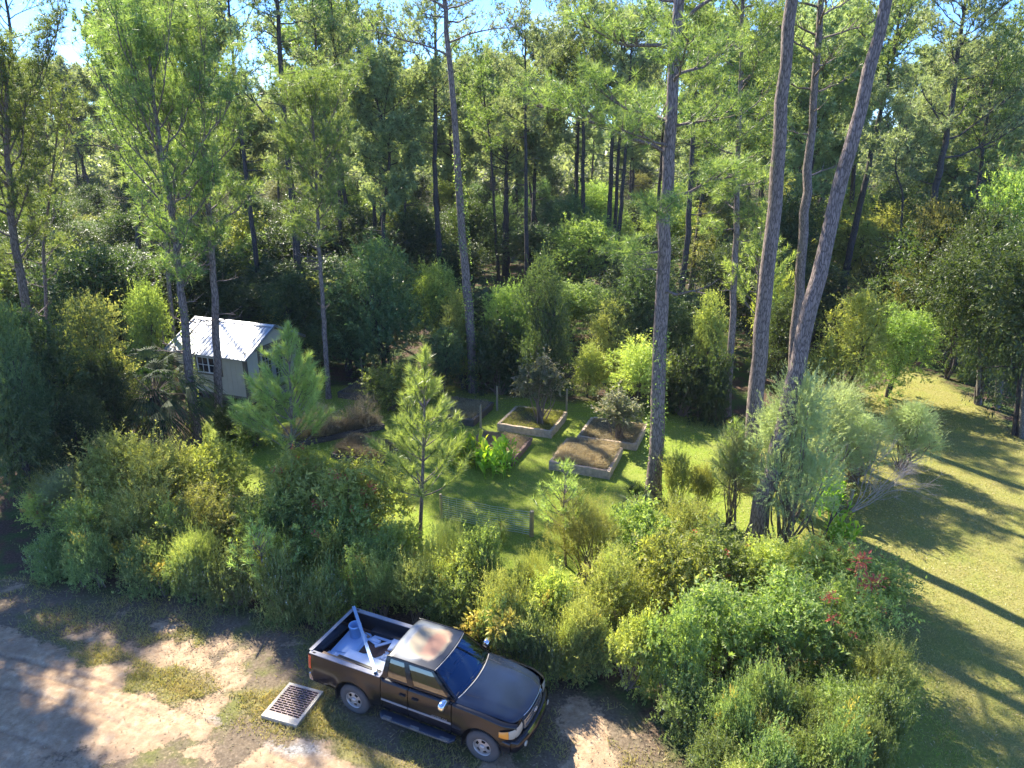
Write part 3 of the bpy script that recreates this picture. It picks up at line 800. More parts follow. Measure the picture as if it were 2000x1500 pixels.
# ------------------------------------------------------------------ garden shed
M['siding'] = plain('cream_siding', (0.56, 0.49, 0.35), 0.7, scale=3)
M['trim'] = plain('brown_trim', (0.15, 0.115, 0.08), 0.65)
M['whitewood'] = plain('white_painted_wood', (0.75, 0.74, 0.70), 0.5)
M['dglass'] = plain('dark_window_glass', (0.02, 0.022, 0.028), 0.08, scale=2)
M['tin'] = plain('galvanised_roof', (0.42, 0.44, 0.47), 0.38, metal=0.7, scale=1.4, var=0.25)
M['deck'] = plain('weathered_deck', (0.22, 0.19, 0.18), 0.8)
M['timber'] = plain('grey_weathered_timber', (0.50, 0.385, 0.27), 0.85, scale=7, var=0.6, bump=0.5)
M['timber_dark'] = plain('dark_timber', (0.10, 0.085, 0.07), 0.85, scale=9, var=0.4, bump=0.5)  # darker timber tone, mottled
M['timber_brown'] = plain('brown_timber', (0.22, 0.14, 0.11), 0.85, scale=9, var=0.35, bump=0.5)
M['soil'] = plain('garden_soil', (0.13, 0.10, 0.06), 0.95, scale=14, var=0.5, bump=0.8)
M['postwood'] = plain('post_wood', (0.33, 0.28, 0.18), 0.8, scale=12, var=0.3)
M['wire_shade'] = plain('shade_dark_wire', (0.10, 0.10, 0.10), 0.6)  # back fence wire, with its shade put into the colour
M['wire'] = plain('galvanised_wire', (0.55, 0.56, 0.56), 0.35, metal=0.7)
M['concrete'] = plain('pale_concrete', (0.46, 0.42, 0.35), 0.9, scale=12, bump=0.4)
M['rustiron'] = plain('iron_grate', (0.21, 0.155, 0.165), 0.6, metal=0.3, scale=10)
M['black'] = plain('black_void', (0.006, 0.006, 0.007), 0.9)

GA = -math.radians(20.8)
def shed():
    L, W, Hh, z0 = 4.3, 4.0, 2.15, 0.38      # length (local x), depth (local y), wall height, floor height
    cn_ = yp(489, 781, gp(489, 791).y)         # near corner
    A = gp(489, 791)
    r = empty('garden_shed', (A.x, A.y, 0), GA, 'small cream garden shed with brown trim and a ribbed metal roof', 'shed')
    # local: origin near corner, +x along the front to the right is the gable side: wall runs to -x, gable wall runs to +y
    g = Geo()
    for k in range(int(L / 0.2)):
        pass
    g.box((-L / 2, 0.04, z0 + Hh / 2), (L, 0.08, Hh)); g.box((-L / 2, W - 0.04, z0 + Hh / 2), (L, 0.08, Hh)); g.box((-L + 0.04, W / 2, z0 + Hh / 2), (0.08, W - 0.16, Hh))
    rz = 0.98
    gab = [(0, 0.08), (0, W - 0.08)]
    for x0 in (-0.04, -L + 0.04):
        x1, x2 = x0 - 0.035, x0 + 0.035
        pr = [(0.082, z0 + 0.0), (W - 0.082, z0), (W - 0.082, z0 + Hh), (W / 2, z0 + Hh + rz - 0.03), (0.082, z0 + Hh)]
        v = [(x1, a, b) for a, b in pr] + [(x2, a, b) for a, b in pr]
        g.add(v, [(0, 1, 2, 4)]); g.add(v, [(4, 2, 3)]); g.add(v, [(5, 9, 7, 6)]); g.add(v, [(9, 8, 7)])
    for k in range(1, int(L / 0.305)):         # grooves of the siding as thin battens
        g.box((-k * 0.305, -0.003, z0 + Hh / 2), (0.018, 0.008, Hh - 0.02))
    for k in range(1, int(W / 0.305)):
        g.box((-0.002, k * 0.305, z0 + Hh / 2 - .03), (0.008, 0.018, Hh - 0.1))
    g.obj('wall', M['siding'], r)
    t = Geo()
    t.box((-0.05, -0.014, z0 + Hh / 2), (0.17, 0.03, Hh)); t.box((0.014, 0.06, z0 + Hh / 2), (0.03, 0.13, Hh))
    t.box((0.014, W - 0.08, z0 + Hh / 2), (0.03, 0.14, Hh)); t.box((0.016, W / 2, z0 + Hh + 0.05), (0.034, W - 0.02, 0.14))
    t.box((-L + 0.05, -0.014, z0 + Hh / 2), (0.15, 0.03, Hh))
    t.box((-L / 2 - 0.02, -0.012, z0 - 0.06), (L, 0.05, 0.12)); t.obj('trim', M['trim'], r)
    # roof: two slopes with ribs
    rf = Geo(); ov = 0.32; th = 0.03
    s = rz / (W / 2); zt = z0 + Hh + rz + 0.04
    for sg in (1, -1):
        n = 60; xs = np.linspace(-L - 0.32, 0.34, n * 4 + 1)
        ph = (np.arange(n * 4 + 1) % 12); h = np.where((ph == 0), 0.0, np.where((ph <= 2), 0.028, 0.0))
        yy = np.array([W / 2, -ov]) if sg == 1 else np.array([W / 2, W + ov])
        zz = zt - np.abs(yy - W / 2) * s
        V = np.stack([np.stack([xs, np.full_like(xs, yy[q]), zz[q] + h], -1) for q in range(2)], 0)
        rf.grid(V, smooth=False, flip=(sg == 1))
        V2 = V.copy(); V2[..., 2] = zz[:, None] - th
        rf.grid(V2, smooth=False, flip=(sg == -1))
        rf.box((-L / 2 + 0.01, yy[1], zz[1] - 0.03), (L + 0.66, 0.02, 0.06))
    for x0 in (-L - 0.33, 0.35):               # barge flashing
        for sg in (1, -1):
            a = (x0, W / 2, zt + 0.01); b_ = (x0, W / 2 + sg * (W / 2 + ov), zt + 0.01 - (W / 2 + ov) * s)
            rf.beam(a, b_, 0.05, 0.11)
    for sg in (1, -1):
        a = np.array([[-L - 0.35, W / 2, zt + 0.045], [0.37, W / 2, zt + 0.045]]); b_ = a + [0, sg * 0.16, -0.16 * s]
        rf.grid(np.stack([a, b_]), smooth=False)
    roof = rf.obj('roof', M['tin'], r)
    for x0 in (0.16, -L - 0.16):
        sf = Geo()
        for sg in (1, -1): sf.beam((x0, W / 2 - sg * 0.02, zt - 0.07), (x0, W / 2 + sg * (W / 2 + ov - 0.03), zt - 0.07 - (W / 2 + ov) * s), 0.33, 0.02)
        sf.obj('soffit', M['trim'], r)
    # window on the long wall
    wx, wz, ww, wh = -2.24, z0 + 1.42, 1.42, 0.84
    f = Geo(); fr = 0.09
    for dz in (-1, 1): f.box((wx, -0.02, wz + dz * (wh / 2 + fr / 2)), (ww + 2 * fr, 0.05, fr))
    for dx in (-1, 1): f.box((wx + dx * (ww / 2 + fr / 2), -0.02, wz), (fr, 0.05, wh))
    win = f.obj('window', M['trim'], r)
    s2 = Geo(); q = 0.05
    for dz in (-1, 1): s2.box((wx, -0.022, wz + dz * (wh / 2 - q / 2)), (ww, 0.035, q))
    for dx in (-1, 0, 1): s2.box((wx + dx * (ww / 2 - q / 2), -0.022, wz), (q * (1.3 if dx == 0 else 1), 0.035, wh - 2 * q))
    for dx in (-1, 1): s2.box((wx + dx * ww / 4, -0.018, wz), (0.028, 0.02, wh - 2 * q))
    s2.box((wx, -0.0175, wz), (ww - 2 * q, 0.018, 0.028)); s2.obj('frame', M['whitewood'], win)
    p = Geo(); p.box((wx, -0.006, wz), (ww, 0.012, wh)); p.obj('pane', M['dglass'], win)
    # double glazed doors in the gable
    d0, d1, dh = 1.05, 2.85, 1.98
    t = Geo()
    t.box((0.02, (d0 + d1) / 2, z0 + dh + 0.07), (0.05, d1 - d0 + 0.28, 0.14))
    for yy in (d0 - 0.07, d1 + 0.07): t.box((0.02, yy, z0 + dh / 2), (0.05, 0.14, dh))
    t.obj('door_frame', M['trim'], r)
    for k, (a, b_) in enumerate(((d0, (d0 + d1) / 2), ((d0 + d1) / 2, d1))):
        g = Geo(); c = (a + b_) / 2; wdt = b_ - a - 0.01; st = 0.14
        for yy in (a + st / 2 + 0.005, b_ - st / 2 - 0.005): g.box((0.022, yy, z0 + dh / 2), (0.045, st, dh - 0.02))
        for zz, hh in ((0.16, 0.3), (dh - 0.1, 0.18)): g.box((0.022, c, z0 + zz), (0.045, wdt - 2 * st, hh))
        iw = wdt - 2 * st
        for m_ in range(1, 3): g.box((0.030, a + 0.005 + st + iw * m_ / 3, z0 + dh / 2 + .05), (0.03, 0.025, dh - 0.5))
        for m_ in range(1, 5): g.box((0.0315, c, z0 + 0.31 + (dh - 0.5) * m_ / 5), (0.03, iw, 0.025))
        dr = g.obj('door', plainget('door_paint', (0.30, 0.29, 0.26), 0.6), r)
        p = Geo(); p.box((0.012, c, z0 + dh / 2 + 0.05), (0.012, iw, dh - 0.5)); p.obj('pane', M['dglass'], dr)
    p = Geo()
    for i in range(4):
        for j in range(3): p.box((-0.2 - i * (L - 0.4) / 3, 0.25 + j * (W - 0.5) / 2, (z0 - 0.12) / 2), (0.4, 0.4, z0 - 0.12))
    p.box((-L / 2, W / 2, z0 - 0.06), (L - 0.1, W - 0.1, 0.11)); p.obj('foundation', M['timber_dark'], r)
    st = Geo()
    for k in range(3): st.box((0.36 + 0.3 * k, (d0 + d1) / 2, z0 - 0.10 - 0.11 * k), (0.32, 1.7, 0.04))
    for yy in (d0 + 0.1, d1 - 0.1): st.beam((0.2, yy, z0 - 0.14), (1.2, yy, 0.03), 0.05, 0.12)
    st.obj('steps', M['deck'], r)
    return r
_pc = {}
def plainget(n_, *a, **k):
    if n_ not in _pc: _pc[n_] = plain(n_, *a, **k)
    return _pc[n_]
shed()

# ------------------------------------------------------------------ raised beds of stacked timber
def raised_bed(near, la, lb, h, m, label, fill, seed, rot=GA, tall=0.25, dens=1.0, soil_col='soil'):
    """near corner on the ground; runs la along -x (left) and lb along +y (back)"""
    rg = np.random.default_rng(seed)
    r = empty('raised_bed', (near.x, near.y, 0), rot, label, 'raised bed', 'timber raised beds on the lawn')
    t = 0.14; rows = max(1, round(h / 0.14)); rh = h / rows
    for side in range(4):
        g = Geo()
        for k in range(rows):
            z = rh * (k + 0.5); o = 0.004 * rg.normal(); ov = 0 if k % 2 else t
            hh = rh - 0.006
            if side == 0: a, b = (-la + (t if k % 2 else 0), t / 2 + o, z), (-(0 if k % 2 else t), t / 2 + o, z)
            if side == 1: a, b = (-la + (t if k % 2 else 0), lb - t / 2 + o, z), (-(0 if k % 2 else t), lb - t / 2 + o, z)
            if side == 2: a, b = (-t / 2 + o, t if k % 2 else 0, z), (-t / 2 + o, lb - (0 if k % 2 else t), z)
            if side == 3: a, b = (-la + t / 2 + o, 0 if k % 2 else t, z), (-la + t / 2 + o, lb - (t if k % 2 else 0), z)
            a, b = Vector(a), Vector(b)
            n = 10; pts = [a.lerp(b, i / n) for i in range(n + 1)]
            zo = 0.012 * rg.normal(size=n + 1); yo = 0.008 * rg.normal(size=n + 1)
            d = (b - a).normalized(); sd = Vector((-d.y, d.x, 0))
            V = []
            for i, q in enumerate(pts):
                c = q + sd * yo[i]
                V.append([c - sd * t / 2 + Vector((0, 0, -hh / 2)), c + sd * t / 2 + Vector((0, 0, -hh / 2)),
                          c + sd * t / 2 * .92 + Vector((0, 0, hh / 2 + zo[i] * .5)), c - sd * t / 2 * .92 + Vector((0, 0, hh / 2 + zo[i] * .5)), c - sd * t / 2 + Vector((0, 0, -hh / 2))])
            g.grid(np.array([[list(q) for q in v] for v in V]), smooth=False, rnd=rg.random())
            for v in (V[0], V[-1]): g.add([list(q) for q in v[:4]], [(0, 1, 2, 3)])
        g.obj('timber_side', M[m], r)
    X, Y = np.meshgrid(np.linspace(-la + t, -t, 30), np.linspace(t, lb - t, 30), indexing='ij')
    Z = h - 0.05 + 0.05 * (fbm(X + seed * 9, Y, 1.2, seed) - 0.5) + 0.05 * np.sin((X + la) / la * 3.14) * np.sin(Y / lb * 3.14)
    s = Geo(); s.grid(np.stack([X, Y, Z], -1)); s.obj('soil', M[soil_col], r)
    if fill:
        n = int(5200 * dens); x = -la + t + (la - 2 * t) * rg.random(n * 2); y = t + (lb - 2 * t) * rg.random(n * 2)
        k = rg.random(n * 2) < np.clip(fbm(x + seed * 5, y, 1.5, seed + 3) * 1.9 - 0.3, 0.1, 1); x, y = x[k], y[k]
        P = np.stack([x, y, np.full_like(x, h - 0.04)], -1); g = Geo()
        hm = 1.0 * tall * np.clip(fbm(x + seed * 3, y, 0.9, seed + 7) * 2.2 - 0.4, 0.25, 1.4)
        N = len(P)
        blades(g, P, rg, hm, 0.014, 0.55, rb=np.clip(fbm(x, y, 1.4, seed + 11) * 1.2 - .1, 0, 1))
        # seed heads / side leaves
        q = rg.random(N) < 0.6; C = P[q] + np.stack([rg.normal(size=q.sum()) * .05, rg.normal(size=q.sum()) * .05, hm[q] * (0.4 + 0.6 * rg.random(q.sum()))], -1)
        needles(g, C, unit(rg.normal(size=C.shape) + [0, 0, .5]), 3, 0.10, 0.014, 0.8, rg)
        g.obj('weeds', M[fill], r)
    return r
B = [((1190, 937), 2.45, 2.45, 0.36, 'timber', 'raised bed of pale grey sleepers full of tan dry grass, nearest the camera', 'dry', 1, 0.36, 1.5),
     ((1243, 881), 2.6, 2.45, 0.28, 'timber', 'grey timber raised bed holding a tall leafy bush, beside the ivy clad pine', 'dry_dark', 2, 0.14, 0.8),
     ((1077, 857), 2.55, 2.45, 0.34, 'timber', 'grey timber raised bed with a small tree growing from it', 'olive', 3, 0.14, 0.8),
     ((1001, 911), 2.35, 2.45, 0.24, 'timber_brown', 'brown timber raised bed bordered by canna plants on its near side', 'dry', 4, 0.16, 1.3),
     ((925, 834), 2.4, 2.45, 0.34, 'timber_dark', 'dark shaded raised bed against the back fence, with a stake at its corner', 'dry_dark', 5, 0.2, 0.6),
     ((748, 790), 2.6, 2.4, 0.3, 'timber_dark', 'dark raised bed under the leafy shrub near the tall fence post', 'dry_dark', 6, 0.2, 0.4),
     ((752, 838), 4.3, 1.3, 0.22, 'timber_dark', 'long raised bed overgrown with brown dead weeds, nearest the shed', 'dry_dark', 7, 0.6, 2.2),
     ((742, 912), 2.3, 2.0, 0.2, 'timber_dark', 'low dark bed of grey wispy weeds behind the red flowering shrub', 'dry_dark', 8, 0.4, 1.6)]
for (px, la, lb, h, m, lab, fill, sd, tall, dn) in B:
    rot = GA
    p = gp(*px)
    if sd == 7: rot = GA + math.radians(52)
    raised_bed(p, la, lb, h, m, lab, fill, sd, rot, tall, dn)

# ------------------------------------------------------------------ fences
def post(px, h, r=0.05, label=None, name='fence_post', m='postwood', sq=False, g='posts of the garden fence'):
    p = gp(*px); o = Geo()
    if sq: o.box((0, 0, h / 2), (r * 2, r * 2, h)); o.box((0, 0, h + .004), (r * 1.7, r * 1.7, 0.012))
    else:
        o.lathe([(0, -0.02), (r, -0.02), (r, h * .5), (r * .96, h - 0.01), (r * .8, h), (0, h)], sides=12, smooth=False)
    ob = o.obj(name, M[m]); ob.location = p; ob.rotation_euler = (0.02, 0.015, GA)
    tag(ob, label, 'post', g)
    return p
def wire_fence(a, b, h, nw, label, dr=0.004, mesh=0.0, sag=0.03):
    wm = 'wire' if dr > .005 else 'wire_shade'; dr = dr if dr > .005 else .0025
    o = Geo(); a = Vector(a); b = Vector(b); n = 14; nn = b - a; sd = Vector((-nn.y, nn.x, 0)).normalized()
    r = empty('wire_fence', a, 0, label, 'fence', 'wire fencing round the garden')
    for k in range(nw):
        z = 0.06 + (h - 0.1) * (k / (nw - 1)) ** 1.0
        pts = [nn * (i / n) + Vector((0, 0, z)) + sd * (0.015 * math.sin(i * 1.7 + k)) + Vector((0, 0, -sag * math.sin(math.pi * i / n))) for i in range(n + 1)]
        o.tube([list(q) for q in pts], dr, 4, cap=False, smooth=False)
    o.obj('line_wire', M[wm], r)
    if mesh:
        o = Geo(); k = int(nn.length / mesh)
        for i in range(k + 1):
            q = nn * (i / k); o.tube([list(q + Vector((0, 0, 0.03))), list(q + Vector((0, 0, h - 0.05)))], dr * .7, 3, cap=False, smooth=False)
        o.obj('stay_wire', M[wm], r)
pA = post((1038, 1047), 0.95, 0.075, 'short round wooden end post of the near wire fence, on open grass', m='postwood')
pB = gp(862, 1012)
wire_fence(pB, pA, 0.92, 11, 'bright horizontal wire fence ending at a round wooden post in the middle lawn', 0.0065, 0.3)
post((862, 1012), 0.95, 0.05, 'shaded wooden post at the left end of the near wire fence', m='postwood')
q = post((709, 755), 1.55, 0.045, 'tall pale fence post standing left of the leafy shrub at the woodland edge')
q2 = post((971, 802), 1.25, 0.05, 'dark fence post at the back corner of the shaded raised bed')
post((939, 836), 1.15, 0.05, 'yellowish wooden stake at the near corner of the shaded raised bed', 'garden_stake', g='stakes')
post((1149, 926), 0.42, 0.02, 'thin pale stake against the front of the nearest raised bed', 'garden_stake', g='stakes')
q3 = post((1106, 806), 1.2, 0.05, 'fence post behind the small tree in the raised bed')
q4 = gp(1330, 800)
wire_fence(gp(560, 742), q, 1.3, 9, 'shaded wire mesh fence running from the shed to the tall pale post', 0.004, 0.3)
wire_fence(q, q2, 1.3, 9, 'shaded wire mesh fence behind the dark raised beds', 0.004, 0.3)
wire_fence(q2, q3, 1.2, 9, 'wire mesh fence behind the small tree', 0.004, 0.3)
wire_fence(q3, q4, 1.2, 9, 'wire mesh fence below the vine covered shrubs', 0.004, 0.3)
post((1658, 992), 0.75, 0.075, 'short wooden post beside the canna clump at the lawn edge')

# ------------------------------------------------------------------ storm drain grate
def drain():
    c0, c1, c2, c3 = gp(503, 1401), gp(572, 1421), gp(634, 1357), gp(579, 1340)
    ex = (c1 - c0); ey = (c3 - c0)
    L1, L2 = ex.length, (c2 - c1).length
    a = math.atan2(ex.y, ex.x)
    r = empty('drain_grate', ((c0 + c1 + c2 + c3) / 4) + Vector((0, 0, 0.03)), a, 'rectangular iron storm drain grate in a pale concrete frame behind the pickup', 'drain grate')
    hx, hy = L1 / 2, L2 / 2; b = 0.07; bf = 0.18
    g = Geo()
    g.box((0, -hy + bf / 2, 0), (2 * hx, bf, 0.12)); g.box((0, hy - b / 2, 0), (2 * hx, b, 0.11))
    for s in (-1, 1): g.box((s * (hx - b / 2), (bf - b) / 2, 0), (b, 2 * hy - b - bf, 0.115))
    g.obj('frame', M['concrete'], r)
    o = Geo(); x0, x1, y0, y1 = -hx + b + .004, hx - b - .004, -hy + bf + .004, hy - b - .004
    n = 15
    n = 13
    for i in range(n + 1): o.box(((x0 + x1) / 2, y0 + (y1 - y0) * i / n, 0.035), (x1 - x0, 0.016, 0.045))
    for i in range(n):
        m_ = 5
        for j in range(m_ + 1):
            xx = x0 + (x1 - x0) * (j + (0.5 if i % 2 else 0)) / m_
            if xx <= x1: o.box((xx, y0 + (y1 - y0) * (i + 0.5) / n, 0.032), (0.016, (y1 - y0) / n - 0.016, 0.04))
    o.obj('grate', M['rustiron'], r)
    o = Geo(); o.box(((x0 + x1) / 2, (y0 + y1) / 2, -0.042), (x1 - x0 + .01, y1 - y0 + .01, 0.02)); o.obj('pit_shade', M['black'], r)  # black slab stands in for the shaded depth under the grate
drain()
# ------------------------------------------------------------------ pickup truck
def paint_mat():
    m, n, l, b = mat('black_car_paint')
    tc = n.new('ShaderNodeTexCoord')
    ns = n.new('ShaderNodeTexNoise'); ns.inputs['Scale'].default_value = 2.5; ns.inputs['Detail'].default_value = 8
    l.new(tc.outputs['Object'], ns.inputs['Vector'])
    rp = n.new('ShaderNodeValToRGB'); rp.color_ramp.elements[0].color = (0.004, 0.004, 0.006, 1); rp.color_ramp.elements[1].color = (0.012, 0.012, 0.015, 1)
    l.new(ns.outputs['Fac'], rp.inputs[0]); l.new(rp.outputs[0], b.inputs['Base Color'])
    mr = n.new('ShaderNodeMapRange'); mr.inputs['To Min'].default_value = 0.12; mr.inputs['To Max'].default_value = 0.34
    l.new(ns.outputs['Fac'], mr.inputs['Value']); l.new(mr.outputs[0], b.inputs['Roughness'])
    b.inputs['Specular IOR Level'].default_value = 0.45
    b.inputs['Coat Weight'].default_value = 0.2; b.inputs['Coat Roughness'].default_value = 0.05
    return m
def roof_mat():
    """black paint whose clear coat has burnt off into a rusty and milky patch"""
    m, n, l, b = mat('sun_faded_roof_paint')
    tc = n.new('ShaderNodeTexCoord'); sp = n.new('ShaderNodeSeparateXYZ'); l.new(tc.outputs['Object'], sp.inputs[0])
    ns = n.new('ShaderNodeTexNoise'); ns.inputs['Scale'].default_value = 2.2; ns.inputs['Detail'].default_value = 7
    l.new(tc.outputs['Object'], ns.inputs['Vector'])
    def mth(op, a, c=None):
        x = n.new('ShaderNodeMath'); x.operation = op
        for i, q in enumerate((a, c)):
            if q is None: continue
            if isinstance(q, (int, float)): x.inputs[i].default_value = q
            else: l.new(q, x.inputs[i])
        return x.outputs[0]
    def box(cx, hx, hy, nz, soft):
        ax = mth('DIVIDE', mth('ABSOLUTE', mth('SUBTRACT', sp.outputs[0], cx)), hx)
        ay = mth('DIVIDE', mth('ABSOLUTE', sp.outputs[1]), hy)
        d = mth('POWER', mth('ADD', mth('POWER', ax, 3.5), mth('POWER', ay, 3.5)), 1 / 3.5)
        d = mth('ADD', d, mth('MULTIPLY', mth('SUBTRACT', ns.outputs['Fac'], 0.5), nz))
        r = n.new('ShaderNodeMapRange'); r.interpolation_type = 'SMOOTHSTEP'
        r.inputs['From Min'].default_value = 1 + soft; r.inputs['From Max'].default_value = 1 - soft
        l.new(d, r.inputs['Value']); return r.outputs[0]
    milky = box(-0.42, 0.40, 0.60, 0.25, 0.22); rust = box(-0.16, 0.42, 0.50, 0.7, 0.16); hot = box(0.02, 0.20, 0.42, 0.9, 0.35)
    def mix(f, a, c):
        x = n.new('ShaderNodeMixRGB'); l.new(f, x.inputs[0])
        for i, q in ((1, a), (2, c)):
            if isinstance(q, tuple): x.inputs[i].default_value = rgba(q)
            else: l.new(q, x.inputs[i])
        return x.outputs[0]
    c = mix(milky, (0.035, 0.038, 0.045), (0.26, 0.28, 0.30))
    c = mix(rust, c, (0.34, 0.27, 0.17)); c = mix(hot, c, (0.42, 0.20, 0.12))
    l.new(c, b.inputs['Base Color'])
    rr = n.new('ShaderNodeMapRange'); rr.inputs['To Min'].default_value = 0.22; rr.inputs['To Max'].default_value = 0.6
    l.new(rust, rr.inputs['Value']); l.new(rr.outputs[0], b.inputs['Roughness'])
    return m
def glass_mat(name, tint, tr=0.45, fres=1.5, gc=(1, 1, 1)):
    m, n, l, b = mat(name)
    n.remove(b)
    t = n.new('ShaderNodeBsdfTransparent'); t.inputs['Color'].default_value = rgba(tint)
    gl = n.new('ShaderNodeBsdfGlossy'); gl.inputs['Roughness'].default_value = 0.03; gl.inputs['Color'].default_value = rgba(gc)
    fr = n.new('ShaderNodeFresnel'); fr.inputs['IOR'].default_value = fres
    mx = n.new('ShaderNodeMixShader'); l.new(fr.outputs[0], mx.inputs[0]); l.new(t.outputs[0], mx.inputs[1]); l.new(gl.outputs[0], mx.inputs[2])
    l.new(mx.outputs[0], n['Material Output'].inputs['Surface'])
    return m
M['paint'] = paint_mat(); M['roofpaint'] = roof_mat()
M['hood'] = plain('blue_black_hood', (0.012, 0.020, 0.040), 0.15, scale=2.2, var=0.45, coat=0.0, spec=0.45)  # bluer than the body paint, with a mottled tone
M['screen'] = glass_mat('windscreen_glass', (0.22, 0.48, 0.60), fres=2.1, gc=(0.35, 0.62, 1.0))  # blue in tint and gloss stands in for reflected sky
M['sideglass'] = glass_mat('side_glass', (0.08, 0.09, 0.09), fres=2.3)
M['chrome'] = plain('chrome', (0.75, 0.76, 0.78), 0.09, metal=1.0, var=0.03)
M['rubber'] = plain('dusty_tyre_rubber', (0.085, 0.078, 0.072), 0.85, scale=5, var=0.3)
M['rim'] = plain('silver_wheel_paint', (0.50, 0.45, 0.40), 0.4, metal=0.5, scale=6)
M['plastic'] = plain('black_plastic', (0.015, 0.015, 0.017), 0.5)
M['liner'] = plain('black_bed_liner', (0.012, 0.014, 0.02), 0.55, scale=12, var=0.4, bump=0.2)
M['rail'] = plain('sky_sheen_rail', (0.20, 0.20, 0.23), 0.22, scale=5, var=0.4, spec=0.9)  # black rail lightened in colour to stand in for sky reflection
M['moulding'] = plain('grey_side_moulding', (0.33, 0.32, 0.31), 0.35, metal=0.3)
M['seat'] = plain('grey_seat_cloth', (0.30, 0.33, 0.33), 0.8)
M['lens'] = plain('clouded_lamp_lens', (0.42, 0.38, 0.29), 0.25, scale=8, coat=0.5)
M['amber'] = plain('amber_lens', (0.85, 0.32, 0.04), 0.25, coat=0.5)
M['redlens'] = plain('red_lamp_lens', (0.6, 0.01, 0.015), 0.2, coat=0.6)
M['paint_silver'] = plain('silver_grille', (0.55, 0.54, 0.50), 0.25, metal=0.8)

TR_LOC = (-1.74, 13.07); TR_ROT = -math.radians(24.0)
def truck():
    r = empty('pickup_truck', (TR_LOC[0], TR_LOC[1], 0.0), TR_ROT,
              'black pickup truck with a rust stained faded roof and scrap in its bed', 'pickup truck')
    WX, AR, AZ = 1.63, 0.475, 0.41
    def zt(x):
        if x < -0.865: return 1.265
        if x < 0.93: return 1.215
        return 1.215 - 0.035 * ((x - .93) / 1.3) - 0.075 * max(0, (x - .93) / 1.35) ** 3
    def zb(x):
        z = 0.46 if abs(x) < 1.2 else 0.50
        for c in (-WX, WX):
            d = abs(x - c)
            if d < AR: z = max(z, AZ + math.sqrt(AR * AR - d * d))
        return z
    def yh(x, z):
        y = 0.945 - 0.05 * ((z - 0.82) / 0.42) ** 2 if z > 0.82 else 0.945 - 0.03 * ((0.82 - z) / 0.4) ** 2
        for c in (-WX, WX):
            d = math.hypot(x - c, z - AZ); y += 0.032 * math.exp(-((d - AR) / 0.10) ** 2) * (z > 0.4)
        if x > 1.95: y -= 0.20 * ((x - 1.95) / 0.5) ** 2
        if x < -2.7: y -= 0.04 * ((-2.7 - x) / 0.2) ** 2
        return y
    def side(x0, x1, sgn, shoulder):
        xs = [x0]
        while xs[-1] < x1 - 1e-6:
            x = xs[-1]; near = min(abs(abs(x) - WX - AR), abs(abs(x) - WX + AR))
            xs.append(min(x1, x + (0.015 if near < 0.06 else 0.045)))
        g = []
        for x in xs:
            b, t = zb(x), zt(x); col = []
            sh = 0.05
            for k in range(10):
                z = b + (t - sh - b) * k / 9; col.append((x, yh(x, z), z))
            y0 = yh(x, t - sh)
            for (dy, dz) in shoulder: col.append((x, y0 - dy, t - sh + dz))
            # inner return at the bottom edge
            col = [(x, yh(x, b) - 0.06, b + 0.012)] + col
            g.append([(p[0], sgn * p[1], p[2]) for p in col])
        q = Geo(); q.grid(np.array(g), flip=(sgn > 0)); return q
    cabsh = [(0.008, 0.025), (0.022, 0.042), (0.05, 0.052), (0.09, 0.056)]
    railsh = [(0.004, 0.03), (0.014, 0.046), (0.03, 0.052), (0.05, 0.053)]
    hullg = Geo()
    for sgn in (-1, 1):
        side(-2.84, -0.885, sgn, railsh).obj('bed_side', M['paint'], r)
        side(-0.866, -0.180, sgn, cabsh).obj('rear_door', M['paint'], r)
        d = side(-0.160, 0.900, sgn, cabsh).obj('front_door', M['paint'], r)
        side(0.920, 2.36, sgn, cabsh).obj('fender', M['paint'], r)
        for hx in (-0.30, 0.02):
            h = Geo(); h.box((hx, sgn * 0.948, 1.035), (0.15, 0.03, 0.04)); h.box((hx, sgn * 0.962, 1.043), (0.13, 0.02, 0.02))
            h.obj('door_handle', M['plastic'], r)
        m_ = Geo()
        for a, b_ in ((-0.86, -0.18), (-0.16, 0.90)):
            m_.grid(np.array([[(x, sgn * (yh(x, z) + 0.012 * s), z) for z, s in ((0.70, 0), (0.705, 1), (0.745, 1), (0.75, 0))] for x in np.linspace(a, b_, 12)]), smooth=False)
        m_.obj('side_moulding', M['moulding'], r)
    # dark inner hull, floor pan, chassis
    hullg.box((0.03, 0, 0.74), (1.72, 1.78, 0.5)); hullg.box((0.0, 0, 0.50), (4.7, 1.05, 0.20)); hullg.box((1.65, 0, 0.80), (1.3, 1.16, 0.36))
    hullg.box((-1.9, 0, 0.66), (1.9, 1.1, 0.2))
    hullg.tube([(-WX, -0.8, 0.39), (-WX, 0.8, 0.39)], 0.06, 8); hullg.tube([(WX, -0.8, 0.39), (WX, 0.8, 0.39)], 0.05, 8)
    hullg.obj('chassis', M['black'], r)
    wl_ = Geo()
    for c in (-WX, WX):
        for sgn in (-1, 1):
            th = np.linspace(-0.2, math.pi + 0.2, 20)
            wl_.grid(np.array([[(c + (AR + .004) * math.cos(t), sgn * y, AZ + (AR + .004) * math.sin(t)) for t in th] for y in (0.55, 0.90)]))
            wl_.add([(c + AR * math.cos(t), sgn * 0.55, AZ + AR * math.sin(t)) for t in th], [tuple(range(20))])
    wl_.obj('wheel_well', M['plastic'], r)
    # hood
    def hood_z(s, y):
        t = 1.262 - 0.035 * s - 0.10 * s ** 3
        return t + 0.048 * (1 - (y / .84) ** 2) + 0.012 * (1 / (1 + math.exp((abs(y) - 0.56) * 60))) - 0.05 * max(0, s - 0.9) ** 2 * 100 * .35
    g = []
